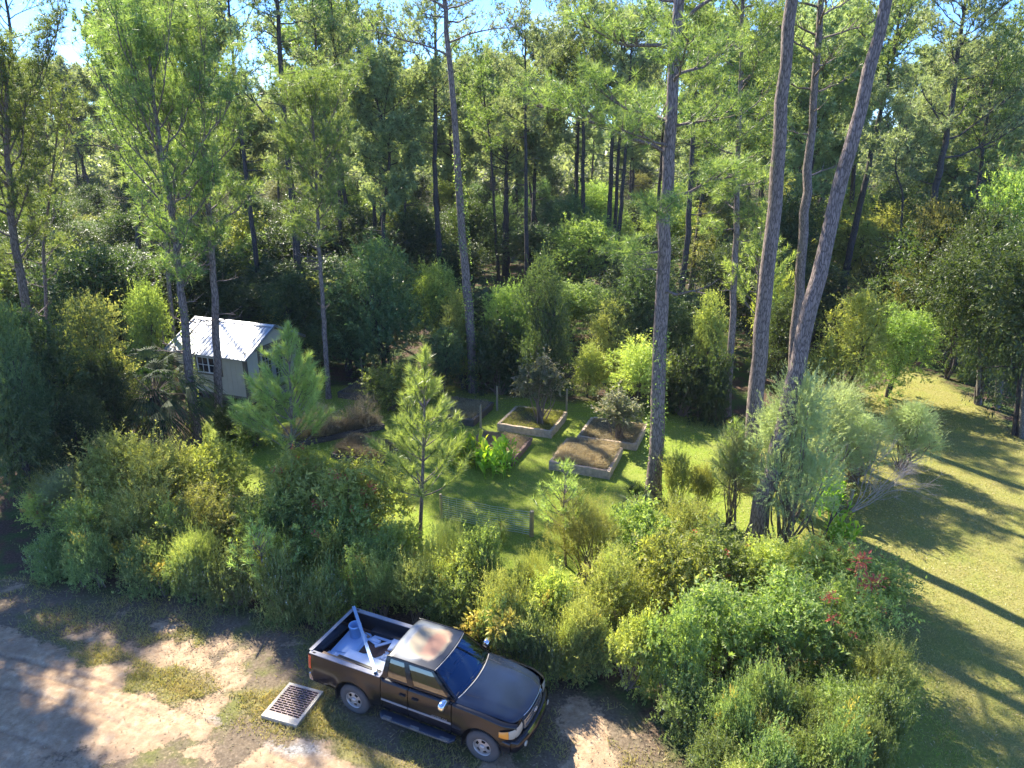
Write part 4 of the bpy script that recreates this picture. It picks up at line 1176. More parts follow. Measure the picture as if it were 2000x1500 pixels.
    for i in range(25):
        s = i / 24; row = []
        for j in range(49):
            y = -0.835 + 1.67 * j / 48; q = (y / .835) ** 2
            x0 = 0.955 + 0.15 * (1 - q); x1 = 2.40 - 0.22 * q ** 1.3 - 0.0
            row.append((x0 + (x1 - x0) * s, y * (1 - 0.10 * s ** 3), hood_z(s, y) - 0.035 * max(0, (abs(y) - .76) / .075) ** 2))
        g.append(row)
    h = Geo(); h.grid(np.array(g)); 
    # turned-down nose of the hood
    nose = []
    for k in range(5):
        row = []
        for j in range(49):
            x, y, z = g[-1][j]
            a = k / 4 * 1.4; row.append((x + 0.05 * math.sin(a), y, z - 0.065 * (1 - math.cos(a)) - 0.0 * k))
        nose.append(row)
    h.grid(np.array(nose)); h.obj('hood', M['hood'], r)
    cs = Geo(); cs.tube([(p[0] + 0.045, p[1], p[2] - 0.028) for p in g[-1][9:40]], 0.008, 6); cs.obj('hood_trim', M['chrome'], r)
    # nose panel behind the grille and lamps
    def xf(y, z): return 2.40 - 0.20 * (abs(y) / .9) ** 2.6 + 0.03 * (1.05 - z)
    q = []
    for j in range(41):
        y = -0.88 + 1.76 * j / 40
        q.append([(xf(y, z) - (0.0 if abs(y) < .86 else 0.05), y, z) for z in (0.62, 0.72, 0.82, 0.92, 1.02, 1.07)])
    n_ = Geo(); n_.grid(np.array(q)); n_.obj('nose_panel', M['paint'], r)
    # grille
    def strip(geo, ya, yb, za, zb_, off, th, n=18, zc=None):
        outer = [[(xf(y, z) + off, y, z) for z in (za, zb_)] for y in np.linspace(ya, yb, n)]
        mid = np.array(outer)
        geo.grid(np.stack([mid[:, 0] + [-th, 0, 0], mid[:, 0], mid[:, 1], mid[:, 1] + [-th, 0, 0]], 1), smooth=False)
        for e in (0, -1):
            p = [tuple(mid[e, 0] + [-th, 0, 0]), tuple(mid[e, 0]), tuple(mid[e, 1]), tuple(mid[e, 1] + [-th, 0, 0])]
            geo.add(p, [(0, 1, 2, 3)])
    gv = Geo(); strip(gv, -0.46, 0.46, 0.80, 1.01, 0.006, 0.01); 
    grl = gv.obj('grille', M['black'], r)
    gs = Geo()
    strip(gs, -0.47, 0.47, 0.985, 1.02, 0.045, 0.05); strip(gs, -0.44, 0.44, 0.795, 0.83, 0.045, 0.05)
    strip(gs, -0.47, 0.47, 0.895, 0.93, 0.04, 0.045)
    for k in range(2): strip(gs, -0.455, 0.455, 0.853 + 0.10 * k, 0.866 + 0.10 * k, 0.025, 0.03)
    for s in (-1, 1): strip(gs, s * 0.47 - 0.02, s * 0.47 + 0.02, 0.80, 1.018, 0.046, 0.05, 3)
    gs.obj('grille_bars', M['paint_silver'], grl)
    # oval emblem: three interlocked rings
    em = Geo()
    def ring(cy_, cz, a, b_, rr=0.007, x=2.468):
        t = np.linspace(0, 2 * np.pi, 25)
        em.tube([(x - 0.15 * (cy_ + a * math.cos(u)) ** 2, cy_ + a * math.cos(u), cz + b_ * math.sin(u)) for u in t], rr, 6, cap=False)
    ring(0, 0.915, 0.078, 0.052); ring(0, 0.915, 0.026, 0.050); ring(0, 0.937, 0.055, 0.022)
    em.obj('emblem', M['chrome'], grl)
    # headlights wrap round the corner
    for sgn in (-1, 1):
        def lamp(y0, y1, z0f, z1f, off=0.022, n=14):
            pts = []
            for i in range(n):
                y = y0 + (y1 - y0) * i / (n - 1)
                col = []
                for k in range(6):
                    t = k / 5; z = z0f(y) + (z1f(y) - z0f(y)) * t
                    u = (y - 0.5) / 0.44; e = off * (1 - (2 * t - 1) ** 4)
                    A_, B_, C_ = (xf(.5, z) + .012, .5), (2.44, .98), (1.98, .956)
                    x = (1 - u) ** 2 * A_[0] + 2 * u * (1 - u) * B_[0] + u * u * C_[0]; yy = (1 - u) ** 2 * A_[1] + 2 * u * (1 - u) * B_[1] + u * u * C_[1]
                    col.append((x + e * (1 - u * .6), sgn * (yy + e * u), z))
                pts.append(col)
            return np.array(pts)
        zl = lambda y: 0.80 + 0.04 * ((y - .5) / .4) ** 2
        zh = lambda y: 1.05 - 0.06 * ((y - .5) / .4) ** 3
        a = Geo(); a.grid(lamp(0.53, 0.79, zl, zh), flip=sgn > 0); hl = a.obj('headlight', M['lens'], r)
        a = Geo(); a.grid(lamp(0.793, 0.915, zl, zh, 0.026), flip=sgn > 0); a.obj('turn_signal', M['amber'], hl)
        a = Geo(); a.tube([(xf(.5, 0.9) + .01, sgn * 0.495, 0.80), (xf(.5, 0.95) + .01, sgn * 0.495, 1.03)], 0.012, 5); a.obj('lamp_bezel', M['plastic'], hl)
    # front bumper, swept in plan
    prof = [(-0.10, 0.75), (-0.02, 0.762), (0.05, 0.745), (0.085, 0.70), (0.095, 0.62), (0.085, 0.53), (0.04, 0.47), (-0.06, 0.45)]
    b = []
    ys = np.concatenate([[-1], np.linspace(-0.985, 0.985, 49), [1]])
    for t in ys:
        y = t * 0.935; xx = 2.47 - 0.17 * abs(t) ** 2.4
        if abs(t) > 0.93: xx -= 0.55 * (abs(t) - 0.93) / .07 * .5
        b.append([(xx + px, y, pz) for px, pz in prof])
    bb = Geo(); bb.grid(np.array(b), flip=True)
    for sgn in (-1, 1):      # wrap-round ends
        e = []
        for k in range(8):
            x = 2.15 - k * 0.0 - 0.075 * k * 0.0; t = k / 7
            xx = 2.20 - 0.0 + 0.08 - t * 0.22
            e.append([(xx + 0 * px, sgn * (0.925 + 0.35 * px * (1 - 0.2 * t)), pz) for px, pz in prof])
        bb.grid(np.array(e), flip=sgn < 0)
    bmp = bb.obj('front_bumper', M['paint'], r)
    ch = Geo()
    ch.grid(np.array([[(2.47 - 0.17 * abs(y / .935) ** 2.4 + px, y, pz) for px, pz in ((0.056, 0.752), (0.088, 0.708), (0.092, 0.70))] for y in np.linspace(-0.50, 0.50, 30)]), flip=True)
    ch.obj('bumper_chrome', M['chrome'], bmp)
    lo = Geo()
    lo.grid(np.array([[(2.47 - 0.17 * abs(y / .935) ** 2.4 + px, y, pz) for px, pz in ((0.098, 0.62), (0.094, 0.54))] for y in np.linspace(-0.42, 0.42, 20)]), flip=True)
    lo.obj('air_intake', M['black'], bmp)
    for sgn in (-1, 1):
        f = Geo(); f.lathe([(0, 0.03), (0.05, 0.03), (0.062, 0.015), (0.065, 0)], (0, 0, 0), 'x', 14)
        fo = f.obj('fog_lamp', M['lens'], bmp); fo.location = (2.49, sgn * 0.62, 0.57)
    ce = Geo(); ce.tube([(p[0] + .012, p[1] * .97, p[2] + .006) for p in g[0][2:47]], 0.014, 5); ce.obj('hood_edge', M['moulding'], r)
    for sgn in (-1, 1):
        cz = Geo(); cz.tube([(0.96 + .15 * .5 + 1.18 * t, sgn * (0.60 - 0.13 * t), hood_z((0.05 + 1.18 * t) / 1.35, .58) + .001) for t in np.linspace(0, 1, 9)], 0.0065, 4); cz.obj('hood_crease_shade', M['plastic'], r)  # black lines put in for the shade along the creases
    # cowl with wiper arms
    c = []
    for j in range(31):
        y = -0.80 + 1.6 * j / 30; qy = (y / .835) ** 2; x1 = 0.962 + 0.15 * (1 - qy)
        c.append([(x1 - 0.16 + .0, y, 1.285 + .01), (x1 - 0.07, y, 1.272), (x1 + 0.01, y, hood_z(0, y) - 0.012)])
    k = Geo(); k.grid(np.array(c), flip=True); k.obj('cowl', M['plastic'], r)
    # cab: glasshouse corners
    ZB, ZR = 1.262, 1.735
    def pt(s, t, sgn):
        """side window plane: s 0..1 rear to front, t 0..1 sill to roof"""
        xb = -0.868 + s * (0.965 + 0.868); xr = -0.80 + s * (0.36 + 0.80)
        y = 0.862 + (0.685 - 0.862) * t ** 1.25; z = ZB + (ZR - ZB) * t
        return (xb + (xr - xb) * t, sgn * y, z)
    S = [0, 0.055, 0.075, 0.365, 0.385, 0.435, 0.455, 0.93, 0.95, 1.0]
    T = [0, 0.05, 0.30, 0.55, 0.78, 0.90, 1.0]
    fr = Geo()
    for sgn in (-1, 1):
        V = np.array([[pt(s, t, sgn) for t in T] for s in S])
        for i in range(len(S) - 1):
            for j in range(len(T) - 1):
                if i in (2, 6) and 1 <= j <= 3 or (i in (2, 6) and j == 4): continue
                q = [V[i, j], V[i + 1, j], V[i + 1, j + 1], V[i, j + 1]]
                fr.add(q, [(0, 1, 2, 3)] if sgn < 0 else [(3, 2, 1, 0)])
        for i, nm in ((2, 'rear_window'), (6, 'front_window')):
            a = Geo(); ss = np.linspace(S[i] - .005, S[i + 1] + .005, 6); tt = np.linspace(0.045, 0.905, 6)
            a.grid(np.array([[np.array(pt(s, t, sgn)) - [0, sgn * 0.012, 0] for t in tt] for s in ss]), flip=sgn > 0)
            a.obj('side_window', M['sideglass'], r)
        tb = Geo()
        for i in (2, 6):
            tb.tube([pt(S[i], 0.05, sgn), pt(S[i + 1], 0.05, sgn)], 0.008, 5); 
        tb.obj('window_seal', M['plastic'], r)
    # windscreen surround + glass
    def ws(u, v):
        """u -1..1 across, v 0..1 up"""
        yb, yr = 0.82, 0.66; y = u * (yb + (yr - yb) * v)
        xb = 0.965 + 0.13 * (1 - u * u); xr = 0.372 + 0.075 * (1 - u * u)
        return (xb + (xr - xb) * v, y, ZB + 0.01 + (ZR + 0.005 - ZB - 0.01) * v + 0.03 * v * (1 - v) + 0.04 * (1 - u * u) * v)
    a = Geo(); us = np.linspace(-0.94, 0.94, 21); vs = np.linspace(0.05, 0.94, 10)
    a.grid(np.array([[ws(u, v) for v in vs] for u in us]))
    a.obj('windscreen', M['screen'], r)
    for (ua, ub, va, vb) in ((-1, -0.94, 0, 1), (0.94, 1, 0, 1), (-0.94, 0.94, 0, 0.05), (-0.94, 0.94, 0.94, 1)):
        fr.grid(np.array([[ws(u, v) for v in np.linspace(va, vb, 6)] for u in np.linspace(ua, ub, 12)]))
    # back wall of the cab
    fr.grid(np.array([[(-0.868 + .068 * t, y * (0.862 + (0.685 - 0.862) * t), 0.75 + (ZR - 0.75) * t) for t in np.linspace(0, 1, 5)] for y in np.linspace(-1, 1, 9)]))
    fr.obj('cab_frame', M['paint'], r)
    ms = Geo(); ms.tube([ws(u, 0.965) for u in np.linspace(-1, 1, 14)], 0.011, 5)
    ms.obj('windscreen_seal', M['moulding'], r)
    # roof
    rg_ = []
    for i in range(25):
        s = i / 24; row = []
        for j in range(31):
            u = -1 + 2 * j / 30
            x0 = -0.815 - 0.0; x1 = 0.372 + 0.075 * (1 - u * u)
            x = x0 + (x1 - x0) * s
            y = u * 0.69
            e = 1 - abs(u) ** 5; f_ = 1 - max(0, (0.12 - s) / 0.12) ** 2.5 * 1 
            z = ZR - 0.0 + 0.055 * (1 - abs(u) ** 2.4) * (0.55 + 0.45 * f_) * (0.8 + 0.2 * (1 - max(0, (s - .85) / .15) ** 2)) - 0.03 * max(0, (0.10 - s) / 0.10) ** 2
            row.append((x, y, z + 0.002))
        rg_.append(row)
    a = Geo(); a.grid(np.array(rg_)); a.obj('roof', M['roofpaint'], r)
    gr = Geo()
    for sgn in (-1, 1):
        gr.tube([(x, sgn * 0.688, ZR + 0.006 - (0.012 if x < -.75 else 0)) for x in np.linspace(-0.81, 0.38, 10)], 0.014, 6)
    gr.obj('drip_rail', M['paint'], r)
    # interior
    d = Geo(); d.box((0.72, 0, 1.12), (0.42, 1.5, 0.2)); d.box((0.55, 0, 1.02), (0.2, 1.5, 0.3))
    d.obj('dashboard', plainget('dash_plastic', (0.10, 0.13, 0.14), 0.6), r)
    for y in (-0.38, 0.38):
        s_ = Geo(); 
        s_.box((0.12, y, 1.02), (0.5, 0.5, 0.14)); s_.box((-0.16, y, 1.24), (0.13, 0.48, 0.46), Euler((0, -0.2, 0)).to_matrix())
        s_.box((-0.22, y, 1.50), (0.09, 0.26, 0.16)); s_.obj('seat', M['seat'], r)
    s_ = Geo(); s_.box((-0.6, 0, 1.0), (0.35, 1.4, 0.14)); s_.box((-0.76, 0, 1.2), (0.1, 1.4, 0.4)); s_.obj('rear_bench', M['seat'], r)
    sw = Geo(); t = np.linspace(0, 2 * np.pi, 21); R_ = Euler((0, -0.9, 0)).to_matrix()
    sw.tube([list(Vector((0.42, 0.38, 1.24)) + R_ @ Vector((0.18 * math.cos(u), 0.18 * math.sin(u), 0))) for u in t], 0.014, 6, cap=False)
    sw.tube([(0.42, 0.38, 1.24), (0.62, 0.38, 1.12)], 0.025, 6); sw.obj('steering_wheel', M['plastic'], r)
    mr_ = Geo(); mr_.box((0.42, 0, 1.62), (0.03, 0.22, 0.06)); mr_.obj('rear_view_mirror', M['plastic'], r)
    wp = Geo()
    for y0, y1 in ((0.55, -0.12), (-0.10, -0.74)):
        wp.tube([(0.985 + .11 * (1 - (y0 / .83) ** 2), y0, 1.29), (0.93 + .08 * (1 - (y1 / .83) ** 2) - .03, (y0 + y1) / 2, 1.335), (0.93 + .10 * (1 - (y1 / .83) ** 2), y1 * .98, 1.315)], 0.011, 5)
        wp.tube([(0.90 + .12 * (1 - (y0 / .83) ** 2), y0 * .95, 1.335), (0.915 + .12 * (1 - (y1 / .83) ** 2), y1, 1.315)], 0.007, 4)
    wp.obj('wiper', M['plastic'], r)
    # cargo bed inside
    bd = Geo(); fz = 0.80
    bd.box((-1.885, 0, fz - 0.02), (1.95, 1.62, 0.04))
    for sgn in (-1, 1):
        bd.box((-1.885, sgn * 0.805, (fz + 1.245) / 2), (1.95, 0.03, 1.245 - fz)); bd.box((-WX - .05, sgn * 0.68, fz + 0.11), (0.95, 0.22, 0.22))
    bd.box((-0.915, 0, (fz + 1.245) / 2), (0.03, 1.6, 1.245 - fz))
    bd.obj('cargo_bed', M['liner'], r)
    rl = Geo()
    for sgn in (-1, 1):
        rl.box((-1.865, sgn * 0.845, 1.262), (1.93, 0.115, 0.018))
    rl.box((-0.925, 0, 1.258), (0.065, 1.58, 0.02))
    rl.obj('bed_rail', M['rail'], r)
    hl_ = Geo()
    for sgn in (-1, 1):
        for x in (-2.72, -1.05): hl_.box((x, sgn * 0.85, 1.2725), (0.07, 0.04, 0.006))
    hl_.obj('pocket_shade', M['black'], r)  # black squares stand in for the shade inside the pocket holes
    tg_ = Geo(); tg_.box((-2.835, 0, 1.035), (0.07, 1.60, 0.46)); tg_.box((-2.86, 0, 1.268), (0.10, 1.62, 0.022)); tg_.obj('tailgate', M['paint'], r)
    tr_ = Geo(); tr_.box((-2.84, 0, 1.282), (0.085, 1.66, 0.01)); tr_.obj('tailgate_rail', M['rail'], r)
    for sgn in (-1, 1):
        q = Geo(); zs = np.linspace(0.86, 1.20, 6)
        q.grid(np.array([[(-2.78, sgn * (yh(-2.78, z) + .006), z) for z in zs], [(-2.86, sgn * (yh(-2.8, z) - .0), z) for z in zs], [(-2.89, sgn * 0.87, z) for z in zs], [(-2.885, sgn * 0.81, z) for z in zs]]), flip=sgn > 0)
        q.obj('tail_light', M['redlens'], r)
    rb = Geo(); pr_ = [(0.0, 0.70), (-0.09, 0.70), (-0.11, 0.66), (-0.10, 0.54), (0.0, 0.52)]
    rb.grid(np.array([[(-2.86 + px + 0.09 * (abs(y) / .93) ** 4, y, pz) for px, pz in pr_] for y in np.linspace(-0.93, 0.93, 25)]), smooth=False)
    for s in (-1, 1): rb.add([(-2.77 + px, s * 0.93, pz) for px, pz in pr_], [(0, 1, 2, 3, 4)])
    rb.obj('rear_bumper', M['chrome'], r)
    # mirrors
    for sgn in (-1, 1):
        mg = Geo(); th = np.linspace(0, math.pi, 10); ph = np.linspace(0, 2 * math.pi, 19)
        sp_ = lambda v, e: math.copysign(abs(v) ** e, v)
        V = np.array([[(0.80 + 0.085 * sp_(math.cos(t), .6) , sgn * (1.075 + 0.135 * sp_(math.sin(t), .7) * sp_(math.cos(p), .7)), 1.30 + 0.10 * sp_(math.sin(t), .7) * sp_(math.sin(p), .7)) for p in ph] for t in th])
        mg.grid(V, flip=sgn < 0); mo = mg.obj('wing_mirror', M['chrome'], r)
        ar = Geo(); ar.box((0.80, sgn * 0.93, 1.265), (0.09, 0.12, 0.06)); ar.obj('mirror_arm', M['plastic'], mo)
    # running boards
    for sgn in (-1, 1):
        st = Geo(); xs = np.linspace(-0.86, 1.02, 22); row = []
        for x in xs:
            e = 1 - max(0, (abs(x - 0.08) - 0.84) / 0.10) ** 2 * 0.6
            row.append([(x, sgn * (0.90), 0.40), (x, sgn * (0.95 + 0.0), 0.425), (x, sgn * (0.95 + 0.15 * e), 0.425), (x, sgn * (0.95 + 0.19 * e), 0.405), (x, sgn * (0.95 + 0.18 * e), 0.36), (x, sgn * 0.92, 0.34)])
        st.grid(np.array(row), flip=sgn > 0); so = st.obj('running_board', plainget('blue_black_step', (0.02, 0.03, 0.05), 0.35), r)
        c_ = Geo(); c_.box((0.08, sgn * 1.139, 0.412), (1.62, 0.02, 0.018)); c_.obj('step_trim', M['paint_silver'], so)
        for x in (-0.62, 0.08, 0.82):
            c_ = Geo(); c_.box((x, sgn * 1.105, 0.432), (0.22, 0.075, 0.014)); c_.obj('step_plate', M['paint_silver'], so)
        hg = Geo()
        for x in (-0.7, 0.1, 0.85): hg.tube([(x, sgn * 0.6, 0.48), (x, sgn * 1.0, 0.38)], 0.02, 6)
        hg.obj('step_bracket', M['black'], so)
    # mud flaps
    for sgn in (-1, 1):
        for x in (-2.12, 1.14):
            f = Geo(); f.box((x, sgn * 0.83, 0.42), (0.02, 0.24, 0.36)); f.obj('mud_flap', M['plastic'], r)
    # wheels
    for x in (-WX, WX):
        for sgn in (-1, 1):
            wr = empty('wheel', (x, sgn * 0.83, 0.388)); wr.parent = r; wr.rotation_euler = (0, 0.3 * x, 0)
            t = Geo(); w2, R0 = 0.125, 0.388
            t.lathe([(0.21, -w2 * .9), (0.235, -w2), (0.30, -w2 - .008), (0.345, -w2 * .96), (0.375, -w2 * .75), (R0, -w2 * .45), (R0 + .001, 0), (R0, w2 * .45), (0.375, w2 * .75), (0.345, w2 * .96), (0.30, w2 + .008), (0.235, w2), (0.21, w2 * .9)], axis='y', sides=48)
            for k in range(48):
                a = k * 2 * math.pi / 48
                for dy in (-0.07, 0.0, 0.07):
                    aa = a + (0.065 if dy == 0 else 0)
                    t.box((R0 * math.cos(aa), dy, R0 * math.sin(aa)), (0.012, 0.055, 0.028), Matrix.Rotation(-aa, 3, 'Y'))
            to = t.obj('tyre', M['rubber'], wr)
            q = Geo(); o = sgn
            q.lathe([(0.212, -o * 0.10), (0.20, o * 0.04), (0.205, o * 0.105), (0.222, o * 0.118), (0.225, o * 0.112)], axis='y', sides=40)
            # disc with five openings
            rr = [0.055, 0.085, 0.105, 0.165, 0.185, 0.203]; dp = [0.085, 0.10, 0.095, 0.085, 0.075, 0.06]; ns_ = 40
            V = np.array([[(R_r * math.cos(a), o * d_, R_r * math.sin(a)) for a in np.linspace(0, 2 * math.pi, ns_ + 1)] for R_r, d_ in zip(rr, dp)])
            for i in range(5):
                for j in range(ns_):
                    if i == 2 and (j % 8) in (2, 3, 4, 5): continue
                    if i in (1, 3) and (j % 8) in (3, 4) and i == 3 and False: continue
                    q.add([V[i, j], V[i + 1, j], V[i + 1, j + 1], V[i, j + 1]], [(0, 1, 2, 3)], smooth=False)
            ro = q.obj('rim', M['rim'], wr)
            c_ = Geo(); c_.lathe([(0, o * 0.135), (0.035, o * 0.132), (0.055, o * 0.118), (0.06, o * 0.085)], axis='y', sides=20); c_.obj('hub_cap', M['chrome'] if False else M['rim'], wr)
            bk = Geo(); bk.lathe([(0, o * 0.03), (0.20, o * 0.03)], axis='y', sides=24); bk.obj('brake', M['black'], wr)
    # lettering low on the doors
    for sgn in (-1, 1):
        cu = bpy.data.curves.new('lettering', 'FONT'); cu.body = 'ACCESS CAB'; cu.size = 0.062; cu.extrude = 0.002; cu.shear = 0.3; cu.space_character = 1.1
        to = bpy.data.objects.new('lettering', cu); COL.objects.link(to)
        bpy.context.view_layer.update()
        me = bpy.data.meshes.new_from_object(to.evaluated_get(bpy.context.evaluated_depsgraph_get()))
        bpy.data.objects.remove(to)
        me.materials.clear(); me.materials.append(M['moulding'])
        lo_ = link('lettering', me, r)
        if sgn < 0: lo_.location = (0.42, -0.9535, 0.765); lo_.rotation_euler = (math.pi / 2, 0, 0)
        else: lo_.location = (0.86, 0.9535, 0.765); lo_.rotation_euler = (math.pi / 2, 0, math.pi)
    return r
TRK = truck()

# ------------------------------------------------------------------ the load in the bed
TM = Matrix.Translation((TR_LOC[0], TR_LOC[1], 0)) @ Matrix.Rotation(TR_ROT, 4, 'Z')
def T_(p): return TM @ Vector(p)
M['bluewhite'] = plain('pale_blue_board', (0.42, 0.58, 0.78), 0.5, scale=3, var=0.15)
M['white_board'] = plain('white_board', (0.62, 0.70, 0.82), 0.4, scale=4, var=0.15)
M['bucket'] = plain('light_blue_plastic', (0.30, 0.48, 0.70), 0.35)
M['railmetal'] = plain('pale_rail_metal', (0.33, 0.46, 0.62), 0.4, metal=.3)
M['lumber'] = plain('raw_lumber', (0.42, 0.28, 0.17), 0.8, scale=10, var=0.3)
M['mulch'] = plain('brown_debris', (0.13, 0.07, 0.05), 0.95, scale=16, var=0.6, bump=0.8)
def load_obj(name, geo, m, label, cat, loc, rz=0, tilt=(0, 0), group=None):
    o = geo.obj(name, m); o.matrix_world = TM @ Matrix.Translation(loc) @ Euler((tilt[0], tilt[1], rz)).to_matrix().to_4x4()
    return tag(o, label, cat, group)
FZ = 0.802
g = Geo(); X, Y = np.meshgrid(np.linspace(-0.85, 0.85, 36), np.linspace(-0.54, 0.54, 26), indexing='ij')
g.grid(np.stack([X, Y, 0.012 + 0.07 * fbm(X, Y, 3.5, 77) * np.clip(1.3 - np.abs(X - .1), 0, 1)], -1))
load_obj('debris', g, M['mulch'], 'brown rubbish and dead leaves spread over the truck bed floor', 'debris', (-1.85, 0.0, FZ)).__setitem__('kind', 'stuff')
g = Geo(); g.box((0, 0, 0), (0.62, 0.95, 0.02)); g.box((0.0, 0.02, 0.022), (0.5, 0.75, 0.015), Euler((0, 0, 0.1)).to_matrix())
load_obj('board', g, M['bluewhite'], 'pale blue flat board under the bucket at the back of the truck bed', 'board', (-2.42, 0.12, FZ + 0.09), 0.05, (0.0, 0.03), 'flat boards in the truck bed')
g = Geo(); g.box((0, 0, 0), (1.15, 0.5, 0.018)); g.box((0.05, -0.03, 0.02), (1.0, 0.4, 0.012), Euler((0, 0, -0.06)).to_matrix())
load_obj('board', g, M['white_board'], 'long pale board lying along the near rail of the truck bed', 'board', (-1.62, -0.50, FZ + 0.26), -0.04, (0.06, 0.0), 'flat boards in the truck bed')
g = Geo(); g.box((0, 0, 0), (0.5, 0.42, 0.03)); g.box((0, 0.02, 0.03), (0.44, 0.38, 0.015), Euler((0, 0, 0.15)).to_matrix())
load_obj('board', g, M['white_board'], 'small stack of white panels against the far side of the cab', 'board', (-1.22, 0.45, FZ + 0.18), 0.2, (-0.05, 0.0), 'flat boards in the truck bed')
g = Geo(); g.box((0, 0, 0), (0.30, 0.16, 0.02)); g.box((0.02, 0.01, 0.02), (0.26, 0.10, 0.012), Euler((0, 0, 0.3)).to_matrix())
load_obj('board', g, M['bluewhite'], 'pale blue board lying flat near the middle of the far side of the bed', 'board', (-1.95, 0.42, FZ + 0.10), -0.3, (0.04, 0.03), 'flat boards in the truck bed')
g = Geo(); g.box((0, 0, 0), (0.42, 0.10, 0.02)); g.box((-0.05, 0.01, 0.02), (0.32, 0.06, 0.012), Euler((0, 0, -0.2)).to_matrix())
load_obj('board', g, M['bluewhite'], 'pale blue board slanting across the middle of the truck bed', 'board', (-1.95, -0.18, FZ + 0.13), 0.5, (0.05, 0.03), 'flat boards in the truck bed')
g = Geo(); rg9 = np.random.default_rng(5)
X, Y = np.meshgrid(np.linspace(-0.25, 0.25, 18), np.linspace(-0.2, 0.2, 18), indexing='ij')
g.grid(np.stack([X + .03 * rg9.normal(size=X.shape), Y + .03 * rg9.normal(size=X.shape), 0.05 + 0.10 * rg9.random(X.shape) * np.exp(-(X ** 2 + Y ** 2) * 8)], -1), smooth=False)
load_obj('plastic_sheet', g, M['white_board'], 'crumpled white plastic sheet beside the cab wall in the truck bed', 'plastic sheet', (-1.18, -0.02, FZ + 0.06))
g = Geo(); rg9 = np.random.default_rng(6)
g.grid(np.stack([X * .9 + .02 * rg9.normal(size=X.shape), Y * .9 + .02 * rg9.normal(size=X.shape), 0.04 + 0.10 * rg9.random(X.shape) * np.exp(-(X ** 2 + Y ** 2) * 9)], -1), smooth=False)
load_obj('plastic_sheet', g, M['white_board'], 'crumpled clear plastic bag in the near rear corner of the truck bed', 'plastic sheet', (-2.50, -0.56, FZ + 0.1))
b0 = Geo(); b0.lathe([(0, 0), (0.125, 0), (0.13, 0.01), (0.148, 0.30), (0.155, 0.30), (0.155, 0.33), (0.148, 0.345), (0.138, 0.345), (0.135, 0.33), (0.12, 0.02), (0, 0.02)], sides=28)
bk = b0.obj('bucket', M['bucket']); bk.matrix_world = TM @ Matrix.Translation((-2.46, 0.36, FZ + 0.125)); tag(bk, 'light blue plastic bucket standing in the truck bed', 'bucket')
h = Geo(); t = np.linspace(0, math.pi, 12); h.tube([(0.15 * math.cos(u), 0.10 * math.sin(u), 0.31 - 0.12 * math.sin(u)) for u in t], 0.004, 4); h.obj('handle', M['wire'], bk)
g = Geo(); g.box((0, 0, 0), (2.5, 0.036, 0.02)); g.box((0, 0.030, 0.004), (2.5, 0.018, 0.034)); g.box((0, -0.027, 0.004), (2.5, 0.012, 0.034))
a = Vector((-2.86, 0.86, 1.325)); b = Vector((-1.03, -0.86, 1.325)); d = b - a
load_obj('long_rail', g, M['railmetal'], 'long pale metal rail laid diagonally across the truck bed corner to corner', 'rail', tuple((a + b) / 2), math.atan2(d.y, d.x))
for (x, y, z, L, rz, lab, mm) in ((-2.18, -0.66, 0.33, 0.95, -0.05, 'raw lumber strip lying beside the near rail of the truck bed', 'lumber'),
                       (-2.50, 0.60, 0.10, 0.75, -0.35, 'tan wooden stick behind the bucket in the truck bed', 'lumber'),
                       (-1.85, 0.70, 0.06, 1.4, 0.0, 'reddish brown plank along the far wall of the truck bed', 'mulch'),
                       (-1.62, 0.42, 0.14, 0.55, 0.85, 'white strip of trim crossing the debris near the far side', 'white_board'),
                       (-1.75, 0.55, 0.11, 0.60, 0.05, 'white strip of trim lying along the far side of the bed', 'white_board'),
                       (-1.55, -0.14, 0.12, 0.5, 0.95, 'white trim offcut in the middle of the truck bed', 'white_board'),
                       (-1.66, -0.60, 0.325, 1.2, -0.04, 'dark metal bar on top of the long pale board', 'plastic')):
    g = Geo(); g.box((0, 0, 0), (L, 0.07, 0.025)); g.box((0, 0.02, 0.016), (L * .98, 0.02, 0.008))
    load_obj('wood_strip' if mm in ('lumber', 'mulch') else 'trim_strip', g, M[mm], lab, 'strip', (x, y, FZ + z), rz, group='strips and offcuts in the truck bed')
# ------------------------------------------------------------------ pines
def path_from(pix, base=None, Htop=24.0, bend=0.0):
    b = gp(*(base or pix[0])); Y = b.y
    pts = [b] + [yp(px, py, Y) for px, py in (pix if base else pix[1:])]
    d = (pts[-1] - pts[-2]); d = d / max(1e-3, d.z)
    z = pts[-1].z
    if Htop > z + 0.3:
        d.x *= 0.6
        pts.append(pts[-1] + d * (Htop - z))
    return b, np.array([list(p - b) for p in pts])
def pine(pix, r0, Htop, z0, label, base=None, name='pine_tree', group=None, seed=1, **k):
    b, P = path_from(pix, base, Htop)
    r = empty(name, b, 0, label, 'pine tree', group)
    pine_parts(r, P, r0, z0, seed, **k)
    return r
PI = math.pi
pine([(1275, 975), (1284, 800), (1290, 650), (1300, 400), (1312, 200), (1325, 0)], 0.27, 25, 11.5,
     'thick straight pine with ivy on its lower trunk, right of the raised beds', seed=11, limb=4.3, nlimb=24, el0=0.05, dead=2, dens=1.3, tufts=10, nper=20, nl=.3, nw=.016, puff=1.2, sides=16,
     limbs_extra=[(12.0, 2.85, 4.6, 0.10, 0.14, 1.3), (12.9, 2.75, 2.6, 0.35, .1, 1.2), (9.0, 3.3, 1.6, -0.1, 0.15, 1.6), (10.6, 0.3, 2.6, 0.05, 0.15, 1.5), (10.2, 4.4, 2.4, 0.0, 0.15, 1.5)])
